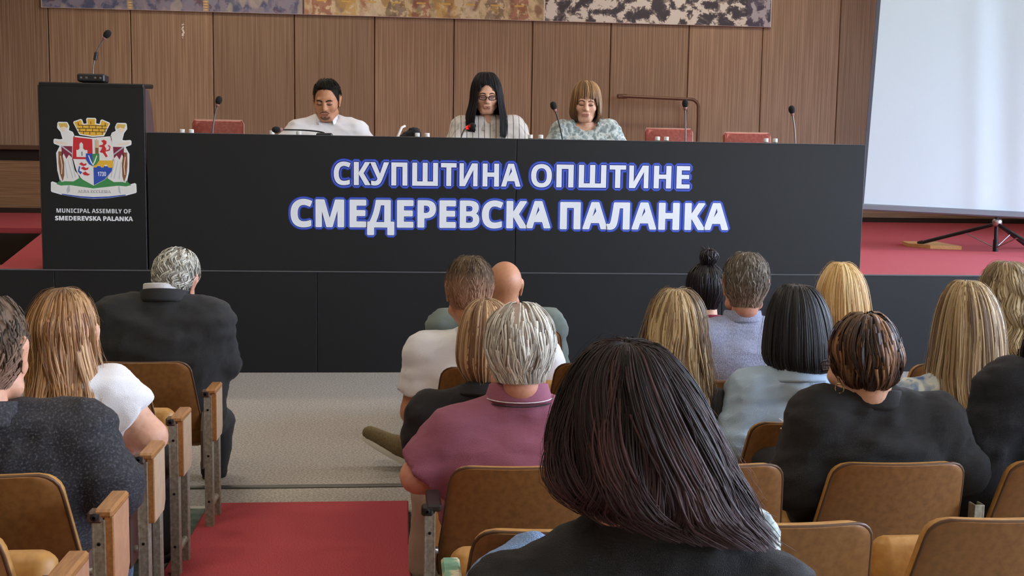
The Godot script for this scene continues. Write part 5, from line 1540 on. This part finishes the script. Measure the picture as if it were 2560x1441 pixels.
	var black_blazer_woman := figure({"label": "woman with short layered chestnut hair in a black blazer, looking left", "at": Vector3(1.247, 0, -2.87), "head": Vector3(-0.017, 0.773, -0.05), "hs": 0.93, "look": -0.4, "nod": 0.1, 
		"neck": Vector3(0.009, 0.683, -0.05), "sl": Vector3(-0.138, 0.631, -0.05), "sr": Vector3(0.182, 0.618, -0.05), "el": Vector3(-0.188, 0.456, -0.05), "wl": Vector3(-0.032, 0.35, -0.25), "er": Vector3(0.259, 0.49, -0.05), 
		"arm": 1.2, "cloth": "cloth_jacket_black", "wear": "blazer", "grow": 0.015, "fold": 0.011, "loose": 0.012, "cell": 0.013, "collar": [0.076, 0.074, 0.045, 0.5, 0.009, -0.01, -0.03], "bulk": 1.1, "skin": "skin_light", 
		"hair": {"rings": [[0.144, 0, 0.011, 0.016, 0.012], [0.138, -0.003, 0.046, 0.016, 0.052], [0.114, -0.005, 0.074, 0.016, 0.083], [0.076, -0.005, 0.092, 0.016, 0.103], [0.038, -0.002, 0.098, 0.016, 0.109], [0.006, 0, 0.09, 0.016, 0.101], [-0.027, 0.002, 0.075, 0.016, 0.084], [-0.054, 0.003, 0.052, 0.016, 0.059]], "n": 1500, "w": 0.0052, "len": 0.5, "t0": 0.85, "segs": 8, "pal": [Color("5a3c2a"), Color("6e4a33"), Color("86603f"), Color("a0754f"), Color("432c20"), Color("33211a")], "roots": Color("8b7358"), "rootmix": 0.5, "rootlen": 4, "tips": Color("2a1b18"), "tipmix": 0.6, "cap": Color("2e1f18"), "wave": 0.08, "freq": 1.4, "curl": 0.006, "rag": 0.08, "clumps": 44, "gather": 0.5, "lift": 0.01, "fly": 60, "follow": false, "seed": 111, "open": 110}})
	glasses(black_blazer_woman, true)
	var straight_woman := figure({"label": "woman with very long straight streaked blonde hair and a blue floral blouse", "at": Vector3(1.859, 0, -3.6), "head": Vector3(0.013, 0.791, -0.05), "hs": 0.94, 
		"sl": Vector3(-0.152, 0.525, -0.05), "sr": Vector3(0.19, 0.523, -0.05), "cloth": "cloth_floral_blue", "wear": "blouse", "grow": 0.012, "skin": "skin_light", 
		"hair": {"rings": [[0.139, 0, 0.014, 0.016, 0.016], [0.133, 0.003, 0.048, 0.016, 0.053], [0.096, 0.007, 0.079, 0.016, 0.089], [0.035, 0.012, 0.101, 0.016, 0.113], [-0.04, 0.015, 0.114, 0.016, 0.128], [-0.115, 0.016, 0.121, 0.016, 0.135], [-0.184, 0.016, 0.127, 0.016, 0.142], [-0.253, 0.018, 0.124, 0.045, 0.13], [-0.329, 0.031, 0.095, 0.06, 0.1]], "n": 1600, "w": 0.0042, "pal": [Color("a58a62"), Color("c0a67c"), Color("d5be96"), Color("8c7250"), Color("b59a70"), Color("7a6248")], "roots": Color("b09a6c"), "rootmix": 0.3, "cap": Color("6f5a40"), "wave": 0.04, "freq": 1, "curl": 0.003, "rag": 0.06, "clumps": 40, "gather": 0.5, "lift": 0.007, "fly": 50, "follow": false, "seed": 121, "open": 125}})
	var curly_woman := figure({"label": "woman with loose ash-blonde curls at the right edge, in front of the screen tripod", "at": Vector3(2.453, 0, -4.35), "head": Vector3(-0.024, 0.787, -0.05), "hs": 0.93, 
		"sl": Vector3(-0.156, 0.534, -0.05), "sr": Vector3(0.175, 0.534, -0.05), "cloth": "cloth_dark", "wear": "blouse", "skin": "skin_light", 
		"hair": {"rings": [[0.146, 0, 0.017, 0.016, 0.019], [0.138, 0, 0.063, 0.016, 0.07], [0.098, 0.006, 0.099, 0.016, 0.111], [0.024, 0.013, 0.126, 0.016, 0.141], [-0.058, 0.02, 0.138, 0.016, 0.155], [-0.14, 0.027, 0.14, 0.016, 0.157], [-0.223, 0.034, 0.136, 0.016, 0.152], [-0.298, 0.042, 0.116, 0.016, 0.13]], "n": 900, "w": 0.0052, "segs": 18, "pal": [Color("9a8562"), Color("b09a74"), Color("c4b08a"), Color("83704f"), Color("78664c")], "cap": Color("6a583e"), "wave": 0.16, "freq": 4.2, "curl": 0.013, "rag": 0.06, "clumps": 34, "gather": 0.75, "lift": 0.007, "fly": 70, "follow": false, "seed": 131, "open": 125}})
	var edge_person := figure({"label": "person cut off by the right edge, black blazer sleeve and shoulder", "at": Vector3(1.795, 0, -2.9), "head": Vector3(-0.001, 0.765, -0.05), "hs": 1.02, "sl": Vector3(-0.131, 0.7, -0.05), 
		"sr": Vector3(0.171, 0.7, -0.05), "el": Vector3(-0.231, 0.447, -0.05), "wl": Vector3(-0.099, 0.28, -0.25), "arm": 1.35, "cloth": "cloth_jacket_navy", "wear": "blazer", "grow": 0.016, "fold": 0.011, "loose": 0.012, 
		"cell": 0.013, "bulk": 1.1, "collar": [0.076, 0.074, 0.045, 0.5, 0.009, -0.01, -0.03], 
		"hair": {"rings": [[0.144, 0, 0.006, 0.012, 0.01], [0.134, 0, 0.0439, 0.014, 0.055], [0.102, 0, 0.077, 0.016, 0.094], [0.065, 0, 0.091, 0.016, 0.111], [0.0204, 0, 0.095, 0.017, 0.115], [-0.0255, 0, 0.082, 0.02, 0.098], [-0.054, 0, 0.067, 0.025, 0.074], [-0.092, 0, 0.053, 0.03, 0.051]], "n": 700, "w": 0.005, "len": 0.4, "t0": 0.85, "segs": 6, "pal": [Color("2a211c"), Color("352a23"), Color("1f1815")], "cap": Color("221a16"), "lift": 0.006, "seed": 141, "fly": 0, "open": 112}})
	var officer_man := figure({"label": "bearded man in a white shirt reading at the table, left of the three officials", "at": Vector3(-0.517, 0.626, -7.7), "turn": PI, "head": Vector3(-0.009, 1.065, -0.09), "hs": 1, "nod": 0.3, 
		"look": 0.12, "neck": Vector3(-0.006, 0.959, -0.05), "vee": [0.042, 0.075], "sl": Vector3(-0.191, 0.865, -0.05), "sr": Vector3(0.179, 0.858, -0.05), "el": Vector3(-0.289, 0.739, -0.09), "er": Vector3(0.289, 0.745, -0.09), 
		"wl": Vector3(-0.104, 0.717, -0.27), "wr": Vector3(0.099, 0.721, -0.27), "bulk": 1.25, "arm": 1.25, "cloth": "cloth_white", "wear": "shirt", "grow": 0.012, "fold": 0.008, "loose": 0.012, "necktip": -1.2, "seat": 0.4, 
		"thigh": 0.28, "shin": 0.09, "collar": [0.066, 0.066, 0.04, 0.6, 0.01, -0.005, -0.045], "skin": "skin_tan", 
		"hair": {"rings": [[0.137, 0, 0.006, 0.012, 0.01], [0.128, 0, 0.043, 0.014, 0.054], [0.1, 0, 0.072, 0.016, 0.088], [0.064, 0, 0.085, 0.016, 0.105], [0.02, 0, 0.089, 0.017, 0.109], [-0.025, 0, 0.078, 0.02, 0.093], [-0.053, 0, 0.064, 0.025, 0.071], [-0.06, 0, 0.052, 0.03, 0.05]], "n": 1800, "w": 0.0028, "len": 0.12, "t0": 0.9, "t1": 0.96, "segs": 4, "mat": "hair_short", "pal": [Color("17130f"), Color("211b16"), Color("2b241d"), Color("120f0c")], "cap": Color("1c1713"), "lift": 0.005, "wave": 0.1, "curl": 0, "fly": 0, "seed": 151, "open": 106, "hairline": 0.34, "hairslope": 2.6, "temple": 146}})
	face(officer_man, "man")
	var officer_speaker := figure({"label": "woman with long straight black hair and glasses speaking into the red-lit microphone", "at": Vector3(0.568, 0.626, -7.7), "turn": PI, "head": Vector3(0.032, 1.121, -0.08), "hs": 0.93, 
		"nod": 0.2, "neck": Vector3(0.02, 0.948, -0.05), "vee": [0.036, 0.05], "sl": Vector3(-0.159, 0.911, -0.05), "sr": Vector3(0.188, 0.904, -0.05), "el": Vector3(-0.236, 0.746, -0.09), "er": Vector3(0.262, 0.737, -0.09), 
		"wl": Vector3(-0.048, 0.726, -0.27), "wr": Vector3(0.135, 0.723, -0.27), "cloth": "cloth_striped", "wear": "blouse", "grow": 0.014, "fold": 0.008, "loose": 0.014, "seat": 0.4, "thigh": 0.28, "shin": 0.09, "arm": 1.1, 
		"collar": [0.06, 0.06, 0.038, 0.35, 0.01, -0.008, -0.05], "skin": "skin_light", 
		"hair": {"rings": [[0.148, 0, 0.021, 0.016, 0.024], [0.135, 0.003, 0.061, 0.016, 0.068], [0.087, 0.002, 0.093, 0.016, 0.104], [0.022, 0, 0.108, 0.016, 0.121], [-0.057, -0.003, 0.117, 0.016, 0.131], [-0.136, -0.001, 0.136, 0.016, 0.152], [-0.202, 0.001, 0.144, -0.02, 0.115], [-0.262, -0.003, 0.136, -0.03, 0.11]], "n": 1000, "w": 0.0048, "pal": [Color("121013"), Color("1a171b"), Color("0d0c0e"), Color("221d23")], "cap": Color("0f0d10"), "wave": 0.02, "freq": 0.8, "curl": 0.002, "rag": 0.05, "clumps": 40, "gather": 0.4, "lift": 0.006, "fly": 0, "follow": false, "seed": 161, "open": 140, "hairline": 0.33, "mat": "hair_soft", "slant": -0.02}})
	face(officer_speaker, "speaker")
	glasses(officer_speaker, false)
	var officer_woman := figure({"label": "woman with a copper-brown bob and a grey-green patterned blouse, eyes lowered", "at": Vector3(1.235, 0.626, -7.7), "turn": PI, "head": Vector3(0.036, 1.08, -0.08), "hs": 0.95, "nod": 0.14, 
		"look": 0.1, "tilt": 0.05, "neck": Vector3(0.03, 0.944, -0.05), "vee": [0.05, 0.035], "sl": Vector3(-0.131, 0.896, -0.05), "sr": Vector3(0.184, 0.89, -0.05), "el": Vector3(-0.21, 0.748, -0.09), 
		"er": Vector3(0.267, 0.74, -0.09), "wl": Vector3(-0.038, 0.736, -0.27), "wr": Vector3(0.174, 0.733, -0.27), "cloth": "cloth_floral_grey", "wear": "blouse", "grow": 0.014, "fold": 0.008, "loose": 0.016, "seat": 0.4, 
		"thigh": 0.28, "shin": 0.09, "arm": 1.15, "bulk": 1.1, "necktip": -1.3, "skin": "skin_light", 
		"hair": {"rings": [[0.148, 0, 0.022, 0.016, 0.024], [0.137, -0.003, 0.059, 0.016, 0.067], [0.098, -0.005, 0.088, 0.016, 0.098], [0.037, -0.006, 0.101, 0.016, 0.114], [-0.029, -0.005, 0.107, 0.016, 0.12], [-0.082, -0.005, 0.106, 0.016, 0.118], [-0.12, -0.006, 0.084, 0.016, 0.094]], "n": 900, "w": 0.0055, "pal": [Color("85603a"), Color("9b7348"), Color("b0875a"), Color("70502f"), Color("bb9566")], "tips": Color("3f291c"), "tipmix": 0.75, "cap": Color("4e3120"), "wave": 0.03, "freq": 1, "curl": 0.003, "rag": 0.05, "clumps": 40, "gather": 0.4, "lift": 0.006, "fly": 10, "follow": false, "seed": 171, "open": 132, "hairline": 0.47, "fringe": 0.09}})
	face(officer_woman, "reader")

# ------------------------------------------------------------------ naming and metas
func numbered(called: String) -> String:
	taken[called] = taken.get(called, -1) + 1
	return called if taken[called] == 0 else "%s_%03d" % [called, taken[called]]

func tag(o: Node3D, label: String, category := "", group := "", kind := "") -> Node3D:
	if label: o.set_meta("label", label)
	if category: o.set_meta("category", category)
	if group: o.set_meta("group", group)
	if kind: o.set_meta("kind", kind)
	return o

func thing(called: String, label: String, category: String, at := Vector3.ZERO, turn := 0.0, group := "") -> Node3D:
	var o := Node3D.new()
	o.name = numbered(called)
	add_child(o)
	o.position = at
	o.rotation.y = turn
	return tag(o, label, category, group)

func part(called: String, g, m: Material, parent: Node = null) -> MeshInstance3D:
	var o := MeshInstance3D.new()
	o.name = called if parent else numbered(called)
	o.mesh = g.mesh(m) if g is G else g
	if not g is G:
		o.material_override = m
	(parent if parent else self).add_child(o, true)
	return o

func struct(called: String, g, m: Material) -> MeshInstance3D:
	var o := part(called, g, m)
	o.set_meta("kind", "structure")
	return o

func dup(root: Node3D, at: Vector3, label := "", turn := 0.0) -> Node3D:
	var c: Node3D = root.duplicate()
	var stem := String(root.name)
	if stem.length() > 4 and stem.right(3).is_valid_int():
		stem = stem.left(stem.length() - 4)
	c.name = numbered(stem)
	add_child(c)
	c.position = at
	c.rotation.y = turn
	if label: c.set_meta("label", label)
	return c

# ------------------------------------------------------------------ mesh builder
class G:
	var v := PackedVector3Array()
	var n := PackedVector3Array()
	var c := PackedColorArray()
	var i := PackedInt32Array()
	var tint := Color(1, 1, 1)

	func put(p: Vector3, nn: Vector3) -> void:
		v.append(p); n.append(nn); c.append(tint)

	func tri(a: Vector3, b: Vector3, d: Vector3) -> void:  # counter-clockwise from outside
		var nn := (b - a).cross(d - a).normalized()
		var k := v.size()
		put(a, nn); put(b, nn); put(d, nn)
		i.append_array([k, k + 2, k + 1])

	func quad(a: Vector3, b: Vector3, d: Vector3, e: Vector3) -> void:
		var nn := (d - a).cross(e - b).normalized()
		var k := v.size()
		put(a, nn); put(b, nn); put(d, nn); put(e, nn)
		i.append_array([k, k + 2, k + 1, k, k + 3, k + 2])

	func grid(rows: Array, closed := false, flip := false) -> void:  # smooth sheet; normal = across x along
		var k := v.size()
		var nr := rows.size()
		var nc: int = rows[0].size()
		for r in nr:
			for q in nc:
				var a: Vector3 = rows[maxi(r - 1, 0)][q]
				var b: Vector3 = rows[mini(r + 1, nr - 1)][q]
				var l: Vector3 = rows[r][(q - 1 + nc) % nc if closed else maxi(q - 1, 0)]
				var m: Vector3 = rows[r][(q + 1) % nc if closed else mini(q + 1, nc - 1)]
				var nn := (m - l).cross(b - a).normalized()
				put(rows[r][q], -nn if flip else nn)
		for r in nr - 1:
			for q in (nc if closed else nc - 1):
				var a := k + r * nc + q
				var b := k + r * nc + (q + 1) % nc
				if flip: i.append_array([a, b, b + nc, a, b + nc, a + nc])
				else: i.append_array([a, b + nc, b, a, a + nc, b + nc])

	func box(at: Vector3, size: Vector3, bev := 0.0, turn := Basis.IDENTITY) -> void:
		var h := size * 0.5
		var e := minf(bev, minf(h.x, minf(h.y, h.z)) * 0.9)
		var axes := [Vector3.RIGHT, Vector3.UP, Vector3.BACK]
		for ax in 3:
			for s in [-1.0, 1.0]:
				var w: Vector3 = axes[ax] * s
				var u: Vector3 = axes[(ax + 1) % 3]
				var t: Vector3 = axes[(ax + 2) % 3] * s
				var f := w * h[ax]
				var p := u * (h[(ax + 1) % 3] - e)
				var r := t * (h[(ax + 2) % 3] - e)
				quad(at + turn * (f - p - r), at + turn * (f + p - r), at + turn * (f + p + r), at + turn * (f - p + r))
		if e <= 0.0: return
		for ax in 3:  # bevelled edges along each axis, then corners
			for s in [-1.0, 1.0]:
				for t in [-1.0, 1.0]:
					var u := (ax + 1) % 3
					var w := (ax + 2) % 3
					var a := Vector3.ZERO
					var b := Vector3.ZERO
					a[u] = s * h[u]; a[w] = t * (h[w] - e)
					b[u] = s * (h[u] - e); b[w] = t * h[w]
					var along: Vector3 = axes[ax] * (h[ax] - e)
					if s * t > 0: quad(at + turn * (a - along), at + turn * (b - along), at + turn * (b + along), at + turn * (a + along))
					else: quad(at + turn * (a + along), at + turn * (b + along), at + turn * (b - along), at + turn * (a - along))
		for sx in [-1.0, 1.0]:
			for sy in [-1.0, 1.0]:
				for sz in [-1.0, 1.0]:
					var a := Vector3(sx * h.x, sy * (h.y - e), sz * (h.z - e))
					var b := Vector3(sx * (h.x - e), sy * h.y, sz * (h.z - e))
					var d := Vector3(sx * (h.x - e), sy * (h.y - e), sz * h.z)
					if sx * sy * sz > 0: tri(at + turn * a, at + turn * b, at + turn * d)
					else: tri(at + turn * a, at + turn * d, at + turn * b)

	func soft(at: Vector3, size: Vector3, r: float, turn := Basis.IDENTITY) -> void:   # a cushion: box with fully rounded edges
		var h := size * 0.5 - Vector3.ONE * minf(r, minf(size.x, minf(size.y, size.z)) * 0.49)
		r = minf(r, minf(size.x, minf(size.y, size.z)) * 0.49)
		var rows := []
		for k in 13:
			var a := (k / 12.0 - 0.5) * PI
			var row := PackedVector3Array()
			for j in 28:
				var b := TAU * (j + 0.5) / 28.0
				var n := Vector3(cos(a) * cos(b), sin(a), cos(a) * sin(b))
				var sy := clampf(sin(a) * 3.0, -1, 1)
				row.append(at + turn * (Vector3(signf(n.x) * h.x * clampf(cos(a) * 4.0, 0, 1), sy * h.y, signf(n.z) * h.z * clampf(cos(a) * 4.0, 0, 1)) + n * r))
			rows.append(row)
		grid(rows, true, true)

	func tube(path: Array, radii, sides := 8, flat := 1.0, caps := true) -> void:
		var rows := []
		var up := Vector3.UP
		var d0: Vector3 = (path[1] - path[0]).normalized()
		if absf(d0.dot(up)) > 0.9: up = Vector3.BACK
		for k in path.size():
			var d: Vector3 = (path[mini(k + 1, path.size() - 1)] - path[maxi(k - 1, 0)]).normalized()
			var s := d.cross(up).normalized()
			up = s.cross(d).normalized()
			var r: float = radii[k] if radii is Array else radii
			var row := PackedVector3Array()
			for j in sides:
				var a := TAU * j / sides
				row.append(path[k] + (s * cos(a) + up * sin(a) * flat) * r)
			rows.append(row)
		grid(rows, true, true)
		if caps:
			for e in [0, rows.size() - 1]:
				for j in sides:
					var a: Vector3 = rows[e][j]
					var b: Vector3 = rows[e][(j + 1) % sides]
					if e == 0: tri(path[e], a, b)
					else: tri(path[e], b, a)

	func lathe(profile: Array, at := Vector3.ZERO, sides := 16, turn := Basis.IDENTITY) -> void:  # [radius, y] from bottom to top
		var rows := []
		for p in profile:
			var row := PackedVector3Array()
			for j in sides:
				var a := TAU * j / sides
				row.append(at + turn * Vector3(cos(a) * p[0], p[1], sin(a) * p[0]))
			rows.append(row)
		grid(rows, true, true)

	func prism(poly: PackedVector2Array, at: Vector3, x: Vector3, y: Vector3, depth: float) -> void:  # outline in the x/y plane, extruded along x cross y
		var z := x.cross(y).normalized() * depth
		var p := poly
		if Geometry2D.is_polygon_clockwise(p): p.reverse()
		var t := Geometry2D.triangulate_polygon(p)
		for k in range(0, t.size(), 3):
			var q := [at + x * p[t[k]].x + y * p[t[k]].y, at + x * p[t[k + 1]].x + y * p[t[k + 1]].y, at + x * p[t[k + 2]].x + y * p[t[k + 2]].y]
			if (q[1] - q[0]).cross(q[2] - q[0]).dot(z) < 0: q = [q[0], q[2], q[1]]
			tri(q[0] + z, q[1] + z, q[2] + z)
			tri(q[0], q[2], q[1])
		for k in p.size():
			var a := at + x * p[k].x + y * p[k].y
			var m := (k + 1) % p.size()
			var b := at + x * p[m].x + y * p[m].y
			quad(a, b, b + z, a + z)

	func add(o: G, xf: Transform3D) -> void:
		var k := v.size()
		var nb := xf.basis.inverse().transposed()
		for q in o.v.size():
			v.append(xf * o.v[q]); n.append((nb * o.n[q]).normalized())
		c.append_array(o.c)
		var mirror := xf.basis.determinant() < 0
		for q in range(0, o.i.size(), 3):
			if mirror: i.append_array([o.i[q] + k, o.i[q + 2] + k, o.i[q + 1] + k])
			else: i.append_array([o.i[q] + k, o.i[q + 1] + k, o.i[q + 2] + k])

	func mesh(m: Material) -> ArrayMesh:
		var a := []
		a.resize(Mesh.ARRAY_MAX)
		a[Mesh.ARRAY_VERTEX] = v
		a[Mesh.ARRAY_NORMAL] = n
		a[Mesh.ARRAY_COLOR] = c
		a[Mesh.ARRAY_INDEX] = i
		var o := ArrayMesh.new()
		o.add_surface_from_arrays(Mesh.PRIMITIVE_TRIANGLES, a)
		o.surface_set_material(0, m)
		return o

# ------------------------------------------------------------------ bodies: tapered capsules joined by a smooth minimum, meshed as surface nets
# a bone is [from, to, radius from, radius to, flattening (Vector3), blend, -1 to carve]
func nets(g: G, bones: Array, cell: float, k: float, cuts := [], fold := 0.0, keep_field := false) -> void:
	var lo := Vector3.INF
	var hi := -Vector3.INF
	for b in bones:
		var r: Vector3 = Vector3.ONE * maxf(b[2], b[3])
		if b.size() > 4: r = r / b[4]
		r += Vector3.ONE * cell * 2.5
		lo = lo.min(b[0] - r).min(b[1] - r)
		hi = hi.max(b[0] + r).max(b[1] + r)
	var nx := int(ceil((hi.x - lo.x) / cell)) + 1
	var ny := int(ceil((hi.y - lo.y) / cell)) + 1
	var nz := int(ceil((hi.z - lo.z) / cell)) + 1
	var f := PackedFloat32Array()
	f.resize(nx * ny * nz)
	f.fill(0.5)
	for b in bones:
		var a: Vector3 = b[0]
		var ra: float = b[2]
		var dr: float = b[3] - ra
		var fl: Vector3 = b[4] if b.size() > 4 else Vector3.ONE
		var kk: float = b[5] if b.size() > 5 else k
		var carve: bool = b.size() > 6
		var ba: Vector3 = (b[1] - a) * fl
		var inv := 1.0 / maxf(ba.length_squared(), 1e-9)
		var scale := minf(fl.x, minf(fl.y, fl.z))
		var pad := Vector3.ONE * (maxf(ra, b[3]) + kk) / fl + Vector3.ONE * cell * 2.0
		var l: Vector3 = ((a.min(b[1]) - pad - lo) / cell).floor()
		var h: Vector3 = ((a.max(b[1]) + pad - lo) / cell).ceil()
		var x0 := maxi(int(l.x), 0)
		var x1 := mini(int(h.x), nx - 1)
		for z in range(maxi(int(l.z), 0), mini(int(h.z), nz - 1) + 1):
			for y in range(maxi(int(l.y), 0), mini(int(h.y), ny - 1) + 1):
				var row := (z * ny + y) * nx
				var q := (Vector3(lo.x + x0 * cell, lo.y + y * cell, lo.z + z * cell) - a) * fl
				var dx := cell * fl.x
				for x in range(x0, x1 + 1):
					var t := clampf(q.dot(ba) * inv, 0.0, 1.0)
					var d := ((q - ba * t).length() - ra - dr * t) / scale
					q.x += dx
					var o := f[row + x]
					if carve:
						d = -d
						var m := maxf(kk - absf(o - d), 0.0)
						f[row + x] = maxf(o, d) + m * m * 0.25 / kk
					else:
						var m := maxf(kk - absf(o - d), 0.0)
						f[row + x] = minf(o, d) - m * m * 0.25 / kk
	for cut in cuts:  # [point, outward normal, reach]
		var p: Vector3 = cut[0]
		var nn: Vector3 = cut[1].normalized()
		var reach := Vector3.ONE * float(cut[2])
		var l: Vector3 = ((p - reach - lo) / cell).floor()
		var h: Vector3 = ((p + reach - lo) / cell).ceil()
		for z in range(maxi(int(l.z), 0), mini(int(h.z), nz - 1) + 1):
			for y in range(maxi(int(l.y), 0), mini(int(h.y), ny - 1) + 1):
				for x in range(maxi(int(l.x), 0), mini(int(h.x), nx - 1) + 1):
					var q := lo + Vector3(x, y, z) * cell - p
					if q.length_squared() < cut[2] * cut[2]:
						var j := (z * ny + y) * nx + x
						f[j] = maxf(f[j], q.dot(nn))
	if keep_field:
		head_field = {"f": f, "lo": lo, "nx": nx, "ny": ny, "nz": nz, "cell": cell}
	var at := PackedInt32Array()
	at.resize(f.size())
	at.fill(-1)
	var base := g.v.size()
	var pts := PackedVector3Array()
	var far := cell * 6.0
	var nxy := nx * ny
	for z in nz - 1:
		for y in ny - 1:
			var row := z * nxy + y * nx
			for x in nx - 1:
				var j := row + x
				var a := f[j]
				if a > far or a < -far: continue
				var w := [a, f[j + 1], f[j + nx], f[j + nx + 1], f[j + nxy], f[j + nxy + 1], f[j + nxy + nx], f[j + nxy + nx + 1]]
				var inside := 0
				for e in 8:
					if w[e] < 0.0: inside += 1
				if inside == 0 or inside == 8: continue
				var sum := Vector3.ZERO
				var count := 0
				for e in EDGES:
					var p: float = w[e[0]]
					var q: float = w[e[1]]
					if (p < 0.0) != (q < 0.0):
						var t := p / (p - q)
						sum += CORNER[e[0]].lerp(CORNER[e[1]], t)
						count += 1
				at[j] = pts.size()
				pts.append(lo + (Vector3(x, y, z) + sum / count) * cell)
	var tris := PackedInt32Array()
	var step := [1, nx, nxy]
	for z in range(1, nz - 1):
		for y in range(1, ny - 1):
			var row := z * nxy + y * nx
			for x in range(1, nx - 1):
				var j := row + x
				if at[j] < 0: continue
				var a := f[j] < 0.0
				for ax in 3:
					if a == (f[j + step[ax]] < 0.0): continue
					var u: int = step[(ax + 1) % 3]
					var w: int = step[(ax + 2) % 3]
					var q := [at[j], at[j - u], at[j - u - w], at[j - w]]
					if q[1] < 0 or q[2] < 0 or q[3] < 0: continue
					if a: tris.append_array([q[0], q[2], q[1], q[0], q[3], q[2]])
					else: tris.append_array([q[0], q[1], q[2], q[0], q[2], q[3]])
	if fold > 0.0:
		var nn := normals(pts, tris)
		for q in pts.size():
			var p := pts[q]
			var wob := folds.get_noise_3d(p.x * 1.0, p.y * 2.2, p.z * 1.0) + 0.5 * folds.get_noise_3d(p.x * 2.3 + 9.0, p.y * 3.0 - p.x, p.z * 2.3)
			pts[q] = p + nn[q] * (wob * fold)
	g.n.append_array(normals(pts, tris))
	g.v.append_array(pts)
	for q in pts.size(): g.c.append(g.tint)
	for q in tris: g.i.append(q + base)

func normals(pts: PackedVector3Array, tris: PackedInt32Array) -> PackedVector3Array:
	var nn := PackedVector3Array()
	nn.resize(pts.size())
	for q in range(0, tris.size(), 3):
		var a := tris[q]
		var b := tris[q + 1]
		var d := tris[q + 2]
		var m := (pts[d] - pts[a]).cross(pts[b] - pts[a])
		nn[a] += m; nn[b] += m; nn[d] += m
	for q in nn.size(): nn[q] = nn[q].normalized()
	return nn
